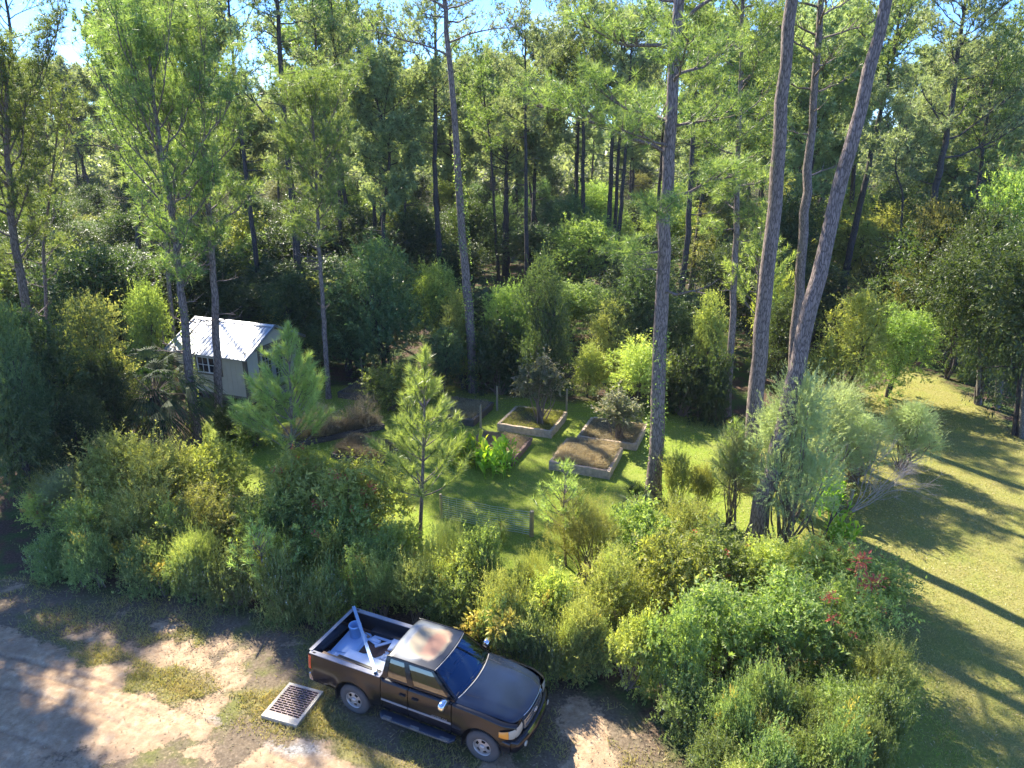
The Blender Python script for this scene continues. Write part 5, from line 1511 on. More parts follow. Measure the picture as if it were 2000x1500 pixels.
pine([(1459, 955), (1480, 700), (1495, 600), (1520, 300), (1545, 0)], 0.30, 26, 17.0,
     'thickest pine trunk, bare and grey brown, left of the forking leaning pair', seed=12, limb=4.5, dead=0, tufts=8, nper=16, nl=.3, puff=1.1, sides=16)
pine([(1465, 1072), (1505, 940), (1550, 740), (1575, 630), (1620, 450), (1668, 250), (1735, 0)], 0.28, 22, 16.5,
     'pine leaning strongly to the right, rooted among the fluffy grey green bushes', seed=13, limb=3.6, dead=0, tufts=6, sides=16)
pine([(1548, 790), (1556, 640), (1566, 480), (1580, 300), (1594, 130), (1604, 20)], 0.27, 23, 13.8,
     'straight pine just behind the leaning pine, its bark catching light', seed=14, limb=3.6, dead=3, tufts=7, dens=1.2)
pine([(1420, 812), (1430, 640), (1437, 470), (1441, 300), (1447, 120), (1450, 20)], 0.17, 21, 8.0,
     'slender pine with low fluffy green crown between the two thickest trunks', seed=15, limb=2.5, nlimb=34, el0=0.0, dead=2, tufts=11, nper=18, nl=.3, nw=.02, puff=1.2, dens=1.5, clump=0.5, lm='needle')
pine([(925, 765), (915, 600), (905, 480), (895, 340), (881, 150), (873, 60), (868, 0)], 0.24, 22, 17.0,
     'tall curving pine with vines on its trunk, at the middle of the back fence', seed=16, limb=3.2, dead=0, tufts=6,
     limbs_extra=[(15.8, PI - .1, 4.4, 0.35, -0.12, 0.8), (16.3, 0.15, 3.4, 0.40, -0.2, 0.5), (17.6, PI, 2.0, 0.8, 0.1, .5)])
pine([(385, 866), (367, 690), (353, 550), (336, 420), (322, 332), (308, 273), (292, 110)], 0.20, 14.6, 6.5,
     'curved pine rising in front of the shed left of its window', seed=17, limb=3.0, nlimb=36, el0=0.45, dead=8, tufts=9, dens=1.2, lm='needle', clump=.42, nper=20, nl=.3, nw=.018, puff=1.1)
pine([(430, 832), (423, 690), (415, 515), (405, 380), (398, 250), (390, 120)], 0.19, 14.6, 7.6,
     'straight pine crossing the middle of the shed window', seed=18, limb=3.0, nlimb=32, el0=0.4, dead=7, tufts=8, dens=1.2, lm='needle', clump=.42, nper=20, nl=.3, nw=.018, puff=1.1)
pine([(642, 778), (630, 585), (622, 470), (616, 305), (606, 190)], 0.13, 13.8, 7.2,
     'slender young pine with a dense pointed crown, right of the shed', seed=19, limb=2.4, nlimb=34, el0=0.25, dead=8, tufts=9, dens=1.4, clump=.4, nper=20, nl=.3, nw=.018, puff=1.1)
pine([(58, 620), (45, 567), (31, 490), (17, 350), (12, 150)], 0.24, 13.6, 6.8, 'dark bushy pine at the far left edge', base=(72, 830), seed=20, limb=3.0, nlimb=34, el0=0.4, dead=2, tufts=10, dens=1.3, nper=20, nl=.3, nw=.018, puff=1.1, clump=.5)
pine([(93, 640), (88, 560), (84, 480), (120, 200)], 0.10, 11.8, 6.2, 'thin pine beside the dark bushy pine at the left edge', base=(97, 800), seed=21, limb=2.0, nlimb=24, el0=0.4, dead=3, tufts=9)
pine([(337, 640), (330, 560), (322, 450), (330, 330)], 0.13, 13.5, 8.0, 'thin pine standing behind the left end of the shed', base=(345, 760), seed=22, limb=2.2, nlimb=22, dead=3)
# named trunks of the wood behind; base row hidden by undergrowth
FAR = [  # pixels top..., base pixel, radius, top height, crown start, label
 ([(268, 420), (259, 210), (248, 70), (245, 0)], (275, 640), .20, 23, 13.5, 'pine with long low limbs towering above the left sky gap'),
 ([(500, 500), (469, 245), (455, 122), (451, 52)], (520, 640), .19, 22, 14.0, 'thin dark pine left of the tree with a forked top'),
 ([(574, 402), (563, 315), (551, 175), (546, 105), (542, 0)], (590, 640), .27, 25, 16.5, 'dark trunked pine with a long limb slanting up to the left'),
 ([(625, 330), (620, 157), (616, 87)], (640, 610), .17, 22, 13.0, 'pine between the forked pine and the middle sky gap'),
 ([(664, 420), (661, 255), (655, 140)], (668, 600), .17, 21, 13.0, 'thin pine behind the pointed young pine'),
 ([(729, 340), (722, 280), (716, 150)], (736, 560), .20, 19, 13.0, 'left one of a close pair of dark trunks against bright sky'),
 ([(743, 343), (741, 140)], (748, 560), .20, 20, 13.5, 'right one of a close pair of dark trunks against bright sky'),
 ([(790, 430), (793, 367), (802, 210)], (788, 570), .13, 16, 8.0, 'thin crooked pine with low branches left of the dark straight trunk'),
 ([(860, 525), (849, 350), (851, 133), (850, 40)], (863, 600), .24, 22, 13.5, 'dark straight pine just left of the vine clad curving pine'),
 ([(968, 455), (958, 280), (947, 210)], (975, 560), .15, 18, 11.0, 'thin leaning pine right of the vine clad curving pine'),
 ([(988, 458), (989, 305)], (989, 540), .38, 11.5, 9.0, 'stout broken topped trunk with a tuft of green'),
 ([(1028, 448), (1026, 140)], (1030, 590), .20, 19, 12.0, 'dark knotty pine with a bare spiky top'),
 ([(1138, 437), (1140, 200), (1142, 70)], (1138, 560), .22, 21, 14.5, 'right one of two tall pines crossing in the centre'),
 ([(1126, 378), (1133, 133)], (1120, 540), .20, 20, 14.5, 'left one of two tall pines crossing in the centre'),
 ([(1189, 448), (1196, 262), (1215, 87)], (1183, 560), .25, 20, 13.5, 'dark pine leaning right, left one of a trio'),
 ([(1201, 441), (1210, 262)], (1197, 555), .20, 20, 13.0, 'middle one of a trio of dark pines'),
 ([(1206, 490), (1224, 270), (1232, 120)], (1203, 570), .20, 20, 12.5, 'slanting pine, right one of a trio with yellow vine at its foot'),
 ([(1287, 378), (1296, 245)], (1283, 540), .20, 20, 12.0, 'pine half hidden behind the ivy clad trunk'),
 ([(1325, 613), (1342, 480), (1352, 273), (1360, 120)], (1318, 690), .21, 20, 12.5, 'grey green trunked pine in shade right of the ivy clad pine'),
 ([(1573, 245), (1576, 150)], (1566, 560), .18, 20, 13.0, 'thin far pine glimpsed between the big trunks'),
 ([(1667, 340), (1681, 217), (1690, 120)], (1655, 530), .26, 21, 13.0, 'pine with bare side limbs beside the right hand sky gap'),
 ([(1653, 518), (1671, 437), (1695, 332), (1713, 245), (1741, 133), (1755, 45)], (1640, 610), .27, 21, 15.0, 'dark leaning pine with a forked bare top against blue sky'),
 ([(1772, 641), (1790, 550), (1804, 490), (1835, 332), (1860, 210), (1874, 87)], (1768, 672), .27, 20, 15.0, 'dark leaning pine with wide bare limbs on the right'),
 ([(1748, 613), (1755, 525), (1765, 371), (1744, 332), (1755, 294)], (1748, 660), .11, 13, 9.5, 'thin crooked tree with a kinked trunk before the right hand wood'),
 ([(1895, 560), (1905, 420), (1925, 250)], (1890, 660), .18, 18, 10.0, 'pine with a dense crown near the right edge'),
 ([(60, 430), (40, 300), (20, 60)], (70, 600), .22, 24, 15.0, 'tall pine reaching in at the top left corner'),
]
EXTRA = {2: [(12.5, PI + .15, 5.0, 0.75, 0.0, 0.5)], 0: [(11.5, PI, 4.5, 0.15, 0.05, 0.5)], 21: [(13.2, 0.2, 3.4, 0.8, 0.1, 0.25), (12.4, 0.3, 3.8, 0.5, 0.2, 0.2), (11.8, 2.9, 2.6, .9, .1, .2)],
         22: [(12.2, 0.1, 5.0, 0.35, 0.2, 0.6), (11.2, 0.0, 5.2, 0.25, 0.2, 0.6), (12.8, PI, 2.5, 0.6, .2, .3), (13.2, .4, 4.0, .7, .2, .5)]}
for i, (pix, base, r0, H, z0, lab) in enumerate(FAR):
    b = gp(*base)
    pix2 = pix
    pine(pix2, r0, H, z0, lab, base=base, name='pine_tree' if i != 23 else 'crooked_tree', seed=60 + i, limb=3.4 if b.y > 45 else 3.0, nlimb=24, dead=7, nl=.30, nw=.04, nper=12, tufts=9, dens=1.1,
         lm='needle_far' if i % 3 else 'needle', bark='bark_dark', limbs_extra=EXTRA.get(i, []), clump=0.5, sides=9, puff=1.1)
# copies that fill the wood behind
protos = []
rgL = np.random.default_rng(2024)
for v in range(7):
    H = 21 + 3 * rgL.random()
    sway = np.array([[0, 0, 0], [0.3 * rgL.normal(), 0.3 * rgL.normal(), H * .35], [0.5 * rgL.normal(), .5 * rgL.normal(), H * .7], [0.8 * rgL.normal(), .8 * rgL.normal(), H]])
    r = empty('pine_tree', (0, 0, 0), 0, 'tall pine in the depth of the wood, dark trunk under a pale feathery crown', 'pine tree', 'pines in the depth of the wood')
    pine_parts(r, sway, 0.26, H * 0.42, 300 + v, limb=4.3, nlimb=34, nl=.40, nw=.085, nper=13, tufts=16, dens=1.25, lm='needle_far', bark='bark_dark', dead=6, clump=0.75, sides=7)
    protos.append(r)
heroes = [o.location.xy.copy() for o in COL.objects if o.name.startswith('pine_tree') and o.parent is None and o not in protos]
used = [False] * 7; placed = []
def zone_of(X, Y):
    px = 1000 + FPX * X / (Y * CP + CAM_H * SP)
    a = 'above the left edge palms' if px < 330 else 'above the shed' if px < 640 else 'behind the vine clad pine' if px < 960 else 'behind the raised beds' if px < 1270 else 'seen between the big trunks' if px < 1620 else 'above the right hand lawn'
    return ('in the front ' if Y < 50 else 'in the middle ' if Y < 75 else 'deep ') + 'of the wood, ' .replace('of the wood', 'of the wood' if Y < 75 else 'in the wood') + a
def place(proto_list, used_, k, loc, rz, s, tilt=None):
    o = proto_list[k] if not used_[k] else copy_tree(proto_list[k])
    used_[k] = True
    o.location = loc; o.rotation_euler = (tilt[0] if tilt else 0, tilt[1] if tilt else 0, rz)
    o.scale = s if isinstance(s, tuple) else (s, s, s)
    return o
n = 0
tries = 0
while n < 92 and tries < 6000:
    tries += 1
    Y = 51 + 85 * rgL.random() ** 1.15; X = (rgL.random() * 2 - 1) * (Y + 8) * 0.80
    if X < -14 and Y < 46: continue
    p = Vector((X, Y))
    md = 3.6 + (Y - 45) * 0.03
    if any((p - q).length < md for q in placed) or any((p - q).length < 2.5 for q in heroes): continue
    px = 1000 + FPX * X / (Y * CP + CAM_H * SP)
    if 20 < px < 250 and Y < 105: continue
    if 1630 < px < 1790 and Y < 110: continue
    if 780 < px < 850 and Y < 70: continue
    if 960 < px < 1060 and Y < 62: continue
    placed.append(p)
    oo = place(protos, used, n % 7, (X, Y, 0), rgL.random() * 6.28, 0.66 + 0.26 * rgL.random() + 0.04 * (Y > 90), (0.05 * rgL.normal(), 0.05 * rgL.normal()))
    zn = zone_of(X, Y); oo['label'] = 'tall pale crowned pine ' + zn; oo['group'] = 'pines ' + zn
    n += 1

# young pines standing in front
def ypine(pix, r0, spread, z0f, label, seed, **k):
    b, P = path_from(pix, None, 0)
    r = empty('young_pine', b, 0, label, 'pine tree')
    young_pine_parts(r, P, r0, seed, spread, P[-1, 2] * z0f, **k)
ypine([(575, 1020), (570, 850), (563, 636)], 0.075, 1.75, 0.36, 'bright green young pine in front of the shed door', 5, nwh=8, ang=.95, step=.055, per=16, nl=.30, nw=.014)
ypine([(820, 1062), (828, 860), (830, 684)], 0.07, 1.55, 0.24, 'young pine with brushy branches left of the canna bordered bed', 6, nwh=8, step=.055, per=16, nl=.30, nw=.014)
ypine([(1105, 1105), (1100, 1000), (1106, 905)], 0.045, 0.8, 0.35, 'small pine sapling with upright candles before the nearest raised bed', 7, nwh=5, nl=.22)
ypine([(1435, 1035), (1438, 920), (1437, 822)], 0.05, 0.95, 0.35, 'small pale pine sapling in front of the fluffy grey green bushes', 8, nwh=6, nl=.24)
ypine([(520, 1175), (510, 1080), (497, 1030)], 0.04, 0.8, 0.3, 'feathery sapling among the left hand hedge', 9, nwh=5, nl=.2)
ypine([(1472, 800), (1476, 620), (1490, 395)], 0.07, 1.9, 0.45, 'light green young pine behind the thickest trunk', 10, nwh=8, step=.07, nw=.03)

# ------------------------------------------------------------------ broadleaf plants from a small set of builders
PROTO = {}
def mk(kind):
    r = empty('x')
    S = shrub_parts
    if kind == 'olive':  S(r, 1, 1.3, 2.2, 1500, 14, .085, .028, M['olive'], nl=16, tl=.34, lobe=.36, upd=1.0, ang=.7, z0=.3); d = (1.3, 2.3)
    if kind == 'olive2': S(r, 2, 1.3, 2.2, 1500, 14, .085, .028, M['olive'], nl=20, tl=.38, lobe=.30, upd=1.2, ang=.7, z0=.4); d = (1.3, 2.3)
    if kind == 'green':  S(r, 3, 1.3, 2.2, 1000, 11, .11, .055, M['mid'], nl=16, tl=.30, lobe=.36, z0=.3); d = (1.3, 2.3)
    if kind == 'green2': S(r, 4, 1.3, 2.2, 1100, 11, .10, .045, M['mid'], nl=20, tl=.32, lobe=.32, upd=.9, z0=.3); d = (1.3, 2.3)
    if kind == 'yellow': S(r, 5, 1.3, 2.2, 900, 11, .11, .055, M['yellow'], nl=18, tl=.30, lobe=.34, upd=.8, z0=.3); d = (1.3, 2.3)
    if kind == 'fire':   S(r, 6, 1.3, 2.4, 1100, 11, .11, .045, M['yellow'], nl=20, tl=.36, lobe=.32, upd=1.0, z0=.5, flower=M['red_flower'], nf=16, fs=.07); d = (1.3, 2.5)
    if kind == 'fire2':  S(r, 7, 1.3, 2.4, 1200, 11, .10, .045, M['mid'], nl=20, tl=.36, lobe=.32, upd=.8, z0=.4, flower=M['red_flower'], nf=9, fs=.07); d = (1.3, 2.5)
    if kind == 'feather':S(r, 8, 1.2, 2.2, 1700, 22, .07, .010, M['olive'], nl=14, tl=.42, lobe=.38, upd=1.6, ang=.6, z0=.3); d = (1.2, 2.3)
    if kind == 'sage':   S(r, 9, 1.3, 2.4, 3200, 24, .065, .012, M['sage'], nl=13, tl=.36, lobe=.36, upd=.9, ang=.5, z0=.6, stemmat='twig', sr=.035); d = (1.3, 2.6)
    if kind == 'sageT':  S(r, 29, 1.6, 5.0, 4000, 24, .07, .014, M['sage'], nl=26, tl=.34, lobe=.34, upd=.5, ang=.5, z0=.9, stemmat='twig', sr=.05); d = (1.6, 5.4)
    if kind == 'sage2':  S(r, 10, 1.3, 2.4, 3000, 24, .065, .012, M['sage'], nl=10, tl=.36, lobe=.42, upd=.9, ang=.5, z0=.9, stemmat='twig', sr=.035); d = (1.3, 2.6)
    if kind == 'weed':   S(r, 11, 1.2, 0.9, 2000, 9, .075, .032, M['weed'], nl=34, tl=.2, lobe=.34, z0=.0, flower=M['white_flower'], nf=120, fs=.018, squash=.6); d = (1.2, .95)
    if kind == 'x': pass
    if kind == 'weedy':  S(r, 12, 1.2, 0.9, 1500, 9, .07, .032, M['weed'], nl=16, tl=.22, lobe=.34, z0=.0, flower=M['yellow_flower'], nf=8, fs=.13, squash=.7); d = (1.2, .95)
    if kind == 'dark':   broad_tree_parts(r, 13, 7, 2.8, 2600, 10, .16, .07, 'dark', .12, 26, lobe=.34); d = (2.8, 7.0)
    if kind == 'dark2':  broad_tree_parts(r, 14, 7, 2.8, 2600, 10, .16, .075, 'glossy', .15, 22, lobe=.36); d = (2.8, 7.0)
    if kind == 'deep':   broad_tree_parts(r, 15, 7, 2.8, 3200, 12, .14, .05, 'deep', .05, 26, lobe=.32, upd=.9); d = (2.8, 7.0)
    if kind == 'forest': broad_tree_parts(r, 16, 7, 2.8, 2600, 11, .15, .06, 'mid', .08, 24, lobe=.34); d = (2.8, 7.0)
    if kind == 'vine':   broad_tree_parts(r, 17, 7, 2.6, 2400, 12, .13, .07, 'olive', .02, 30, lobe=.28, upd=0.1); d = (2.7, 7.0)
    if kind == 'autumn': broad_tree_parts(r, 18, 7, 2.6, 2000, 11, .13, .07, 'autumn', .10, 30, lobe=.26, upd=0.3); d = (2.7, 7.0)
    if kind == 'bright': broad_tree_parts(r, 19, 7, 2.7, 2400, 11, .14, .06, 'yellow', .08, 26, lobe=.30, upd=0.6); d = (2.7, 7.0)
    if kind == 'vineb':  S(r, 20, 1.3, 2.2, 1000, 10, .12, .07, M['glossy'], nl=16, tl=.3, lobe=.36, upd=.2); d = (1.3, 2.3)
    if kind == 'purple': S(r, 21, 1.0, 2.4, 520, 9, .13, .065, M['purple'], nl=16, tl=.32, lobe=.30, z0=1.1, sr=.03, upd=.5); d = (1.0, 2.6)
    if kind == 'drywd':  S(r, 22, 1.0, 1.2, 900, 8, .06, .02, M['dry_dark'], nl=12, tl=.35, lobe=.4, upd=1.5, z0=.1); d = (1.0, 1.3)
    return r, d
COUNT = {}
NAMES = dict(olive='olive_shrub', olive2='olive_shrub', green='green_shrub', green2='green_shrub', yellow='leafy_shrub', fire='flowering_shrub', fire2='flowering_shrub',
             feather='feathery_shrub', sage='fluffy_shrub', sageT='fluffy_shrub', sage2='fluffy_shrub', weed='weed_clump', weedy='weed_clump', dark='broadleaf_tree', dark2='glossy_tree', deep='evergreen_tree',
             forest='broadleaf_tree', vine='vine_covered_tree', autumn='vine_covered_tree', bright='broadleaf_tree', vineb='vine_covered_shrub', purple='small_tree', drywd='dry_bush')
def put(kind, px, pb, pt, w, label, group=None, cat=None, rz=None, z=0.0):
    if kind not in PROTO:
        r, d = mk(kind); PROTO[kind] = [r, d, False]
    pr = PROTO[kind]
    o = pr[0] if not pr[2] else copy_tree(pr[0])
    pr[2] = True
    p = gp(px, pb); H = yp(px, pt, p.y).z - z
    depth = p.y * CP + (CAM_H - H / 2) * SP
    R = w / 2 * depth / FPX
    sR, sH = R / (pr[1][0] * 1.12), H / pr[1][1]
    o.location = (p.x, p.y, z); o.scale = (sR, sR, sH)
    COUNT[kind] = COUNT.get(kind, 0) + 1
    o.rotation_euler = (0.09 * math.sin(COUNT[kind] * 5.3 + px), 0.09 * math.cos(COUNT[kind] * 3.1 + px), COUNT[kind] * 2.1 if rz is None else rz)
    o.name = NAMES[kind]
    c = cat or ('tree' if 'tree' in NAMES[kind] else 'weeds' if 'weed' in kind else 'shrub')
    for q in ('label', 'category', 'group'):
        if q in o: del o[q]
    return tag(o, label, c, group)
# garden edge and woodland wall, individually seen
put('deep', 1062, 770, 500, 150, 'tall blue green shrub rising behind the small tree in the raised bed')
put('vine', 1190, 765, 580, 130, 'rounded vine draped shrub with pale sunlit leaves, right of the tall blue green shrub')
put('bright', 1238, 800, 655, 150, 'yellow topped leafy shrub behind the bed with the tall leafy bush')
put('vineb', 1335, 812, 690, 130, 'glossy rounded bush just right of the ivy clad pine')
put('vine', 1145, 775, 660, 100, 'low vine mound left of the yellow topped shrub')
put('vineb', 1392, 822, 690, 90, 'leafy bush at the foot of the slender pine')
put('bright', 1640, 790, 555, 190, 'bright green bushy tree right of the leaning pine')
put('forest', 1728, 775, 600, 170, 'dark green spreading tree at the corner of the open lawn')
put('deep', 1250, 740, 480, 230, 'wide dark green tree behind the ivy clad pine')
put('deep', 760, 740, 470, 230, 'dense dark green tree left of the vine clad pine')
put('forest', 865, 725, 520, 150, 'green tree crowding the left side of the vine clad pine')
put('vine', 905, 758, 560, 110, 'mass of vines cloaking the foot of the vine clad pine')
put('dark', 868, 772, 640, 120, 'dark glossy shrub between the two back raised beds')
put('vineb', 975, 770, 640, 120, 'shaded leafy shrub behind the back fence right of the vine clad pine')
put('forest', 1000, 745, 560, 130, 'green shrub with hanging vines left of the tall blue green shrub')
put('dark2', 680, 735, 560, 160, 'dark tree standing behind the tall pale fence post')
put('green', 770, 800, 712, 135, 'leafy dark shrub growing in the shaded raised bed', cat='shrub')
put('purple', 1053, 838, 705, 110, 'small tree with pale glints coloured into its leaves, growing in a raised bed', z=.3)
put('purple', 1208, 866, 768, 105, 'bushy plant with reddish leaves growing in the raised bed by the ivy clad pine', z=.25, cat='shrub')
put('drywd', 705, 838, 785, 90, 'brown dried weeds on the right of the long overgrown bed')
put('drywd', 640, 856, 800, 80, 'brown dried weeds at the shed end of the long overgrown bed')
put('vineb', 575, 640, 560, 10, '') if False else None
put('dark', 480, 700, 560, 170, 'dark tree behind the shed roof')
put('dark2', 590, 715, 540, 140, 'dark tree right behind the shed gable')
put('forest', 300, 770, 560, 120, 'green tree at the left end of the shed')
put('autumn', 215, 860, 560, 190, 'vine covered tree with yellowing leaves left of the shed')
put('dark', 150, 920, 610, 220, 'dark leafy tree hung with vines behind the left hedge')
put('deep', 55, 985, 600, 190, 'dark vine hung tree at the left edge')
put('dark', 90, 1010, 760, 170, 'low dark thicket under the vine hung tree at the left edge', cat='shrub')
put('forest', 20, 900, 520, 150, 'green tree behind the vine hung tree at the left edge')
put('dark2', 250, 900, 690, 120, 'dark shrub left of the fan palm', cat='shrub')
put('dark', 175, 965, 780, 130, 'shaded shrub behind the olive hedge at its left end', cat='shrub')
put('vineb', 460, 850, 790, 90, 'dark low shrub under the shed corner')
put('green', 500, 870, 800, 110, 'shaded green shrub behind the bright young pine')
# right edge wood
put('dark2', 1905, 790, 480, 190, 'dark broadleaf tree with glinting leaves at the path edge', rz=1.0)
put('dark', 1985, 850, 420, 220, 'dark broadleaf tree at the right edge', rz=2.0)
put('dark2', 1850, 740, 420, 180, 'dark glinting tree beyond the end of the lawn')
put('forest', 1945, 720, 330, 220, 'mid green tree behind the dark trees at the right edge')
put('autumn', 1780, 700, 370, 160, 'yellowish vine covered tree behind the crooked tree')
put('weed', 1900, 745, 712, 70, 'low leafy clump on the path edge under the right hand trees')
put('bright', 1480, 730, 520, 110, 'sunlit shrub behind the thickest trunk')
put('vine', 1375, 770, 560, 110, 'vine draped shrub behind the slender pine')
put('dark', 1520, 760, 560, 130, 'dark shrub between the thickest trunk and the straight pine', cat='shrub')
put('vineb', 1560, 850, 760, 120, 'glossy leafed shrub behind the fluffy bushes')
# fluffy grey green bushes
put('sageT', 1530, 1085, 705, 205, 'tallest fluffy grey green bush, against the thickest trunk')
put('sageT', 1605, 965, 742, 190, 'fluffy grey green bush with layered plumes right of the tallest one')
put('sageT', 1665, 940, 790, 170, 'fluffy grey green bush in the middle of the clump')
put('sageT', 1762, 915, 765, 125, 'bright rounded fluffy plume leaning out over the lawn')
put('sage', 1425, 1030, 860, 110, 'small fluffy bush at the left of the grey green clump')
put('sage2', 1545, 1010, 870, 110, 'low grey green bush with bare twigs beneath')
put('olive2', 1318, 1000, 895, 70, 'thin olive bush just right of the ivy clad trunk')
put('olive2', 1368, 1010, 920, 70, 'thin olive bush left of the small pale pine sapling')
# left hedge
L_ = 'left hedge'
put('olive', 235, 1012, 868, 230, 'tallest feathery olive bush of the left hedge, below the fan palm')
put('sage', 150, 1030, 930, 130, 'grey green bush at the left end of the hedge')
put('olive2', 330, 1020, 885, 190, 'feathery olive bush in the middle of the left hedge')
put('yellow', 430, 1010, 882, 160, 'light green bush of the left hedge just right of the leaning pine foot')
put('green', 480, 1060, 980, 150, 'mid green bush in front of the bright young pine')
put('olive', 400, 1085, 975, 190, 'olive bush low in the left hedge behind the yellow flowers')
put('olive2', 290, 1090, 975, 170, 'low olive bush with yellow flowers before it')
put('green2', 195, 1085, 975, 150, 'low green bush at the left of the hedge foot')
for i, (x, yb, yt, w, lab) in enumerate([(110, 1122, 1058, 110, 'leftmost clump of weeds with white specks'), (200, 1140, 1062, 120, 'weed clump with yellow flowers, second from the left'),
        (290, 1150, 1075, 120, 'weed clump with a big yellow bloom below the olive bushes'), (380, 1165, 1080, 120, 'green weed clump in the middle of the left hedge foot'),
        (465, 1180, 1090, 120, 'green weed clump left of the pickup tailgate side'), (560, 1205, 1100, 130, 'dark green weed clump behind the truck tailgate'),
        (640, 1215, 1120, 120, 'dark green weed clump behind the truck bed')]):
    put('weedy' if i in (1, 2) else 'weed', x, yb, yt, w, lab)
put('fire', 600, 1070, 900, 210, 'tall red flowered shrub right below the bright young pine')
put('fire', 705, 1070, 900, 220, 'tall red flowered shrub left of the brushy young pine')
put('green2', 545, 1100, 975, 150, 'green shrub at the left side of the red flowered pair')
put('fire2', 650, 1125, 985, 210, 'darker flowering shrub below the tall red flowered pair')
put('yellow', 780, 1120, 1020, 130, 'yellow green shrub at the foot of the brushy young pine')
put('green2', 740, 1170, 1060, 150, 'green shrub behind the truck bed front')
put('feather', 870, 1170, 1035, 100, 'domed feathery green bush in the middle hedge')
put('green2', 935, 1190, 1040, 120, 'rounded green bush in the middle hedge with bare stems')
put('olive2', 815, 1215, 1105, 120, 'olive bush behind the cab roof')
put('green', 900, 1240, 1130, 120, 'green bush beyond the windscreen')
put('olive', 985, 1270, 1120, 120, 'olive bush beside the big yellow blooms')
put('weedy', 965, 1300, 1200, 110, 'weed clump with big yellow blooms beside the bonnet')
put('weed', 1060, 1330, 1235, 110, 'leafy weed clump just above the truck nose')
put('feather', 1030, 1195, 1085, 100, 'wispy yellow green bush on the gap in the hedge')
# right hedge
put('feather', 1145, 1130, 995, 190, 'large feathery light green bush behind the pine sapling')
put('yellow', 1075, 1250, 1130, 120, 'yellow green bush right of the yellow blooms')
put('green', 1250, 1120, 1000, 160, 'leafy bush below the foot of the ivy clad pine')
put('olive', 1330, 1110, 985, 150, 'olive bush at the top of the right hand thicket')
put('yellow', 1300, 1210, 1065, 180, 'yellow green bush with rosettes, centre left of the thicket')
put('olive', 1190, 1220, 1090, 160, 'olive bush at the left side of the thicket')
put('fire2', 1400, 1180, 1040, 190, 'bush with scattered coral flowers in the thicket')
put('yellow', 1480, 1170, 1055, 170, 'light green bush beneath the leaning pine foot')
put('fire', 1580, 1190, 1065, 200, 'flowering bush near the bare forked shrub')
put('fire2', 1680, 1190, 1080, 200, 'dark bush with a cluster of red flowers at the lawn edge')
put('green', 1400, 1310, 1160, 210, 'large green bush in the middle of the thicket')
put('green2', 1520, 1310, 1160, 220, 'green bush right of the middle of the thicket')
put('fire2', 1635, 1310, 1150, 230, 'drooping green bush overhanging the lawn edge')
put('green', 1310, 1375, 1200, 150, 'shaded green bush above the grass patch')
put('olive2', 1140, 1305, 1190, 110, 'leafy bush right of the truck nose')
put('yellow', 1225, 1345, 1205, 120, 'yellow green bush leaning over the grass patch')
rgH = np.random.default_rng(31)
HL = [(70, 1105), (480, 1185), (640, 1218), (860, 1262), (1060, 1325), (1180, 1340)]
adj = ['wispy', 'feathery', 'ragged', 'bushy', 'pale', 'leafy', 'tangled', 'arching', 'upright', 'weedy']
zone = ['left of the red flowered shrubs', 'behind the pickup', 'beside the pickup bonnet', 'just above the sandy patch']
for i in range(46):
    t = rgH.random() * (len(HL) - 1); k_ = int(t); f = t - k_
    x = HL[k_][0] * (1 - f) + HL[k_ + 1][0] * f; yb = HL[k_][1] * (1 - f) + HL[k_ + 1][1] * f - 8 - 85 * rgH.random() ** 1.3
    kd = ['olive', 'green', 'feather', 'olive2', 'yellow', 'weedy', 'green2', 'fire'][rgH.integers(0, 8)]
    h = 45 + 75 * rgH.random(); wv = 60 + 70 * rgH.random()
    z_ = zone[0] if x < 480 else zone[1] if x < 880 else zone[2] if x < 1060 else zone[3]
    put(kd, x, yb, yb - h * (.7 if kd == 'weedy' else 1), wv, adj[i % 10] + ' hedge plant ' + z_, group='mixed plants filling the front of the hedge', cat='shrub')
rgW = np.random.default_rng(12)
WP = [(1345, 1425), (1385, 1452), (1425, 1440), (1440, 1490), (1490, 1445), (1505, 1495), (1560, 1440), (1572, 1492), (1625, 1440), (1640, 1492), (1690, 1455), (1712, 1400),
      (1405, 1535), (1480, 1545), (1550, 1548), (1615, 1545), (1680, 1530), (1450, 1600), (1530, 1610), (1620, 1605)]
where = ['at the left tip of the thicket', 'on the lower edge of the thicket', 'low in the thicket', 'at the bottom of the picture', 'in the lower middle of the thicket']
words = ['small', 'bushy', 'ragged', 'low', 'pale', 'leafy', 'dense', 'tangled', 'spreading', 'tufted', 'bright', 'dark', 'upright', 'loose', 'wide', 'thin', 'rounded', 'rough', 'patchy', 'soft', 'tall', 'short', 'sprawling']
for i, (x, yb) in enumerate(WP):
    put(['weed', 'weed', 'green2', 'weedy', 'weed', 'olive2'][i % 6], x, yb, yb - 75 - 50 * rgW.random(), 105 + 60 * rgW.random(), words[i] + ' weed clump ' + (where[0] if x < 1330 else where[3] if yb > 1520 else where[4] if yb < 1460 else where[1]),
        cat='weeds', group='weed clumps at the foot of the thicket')
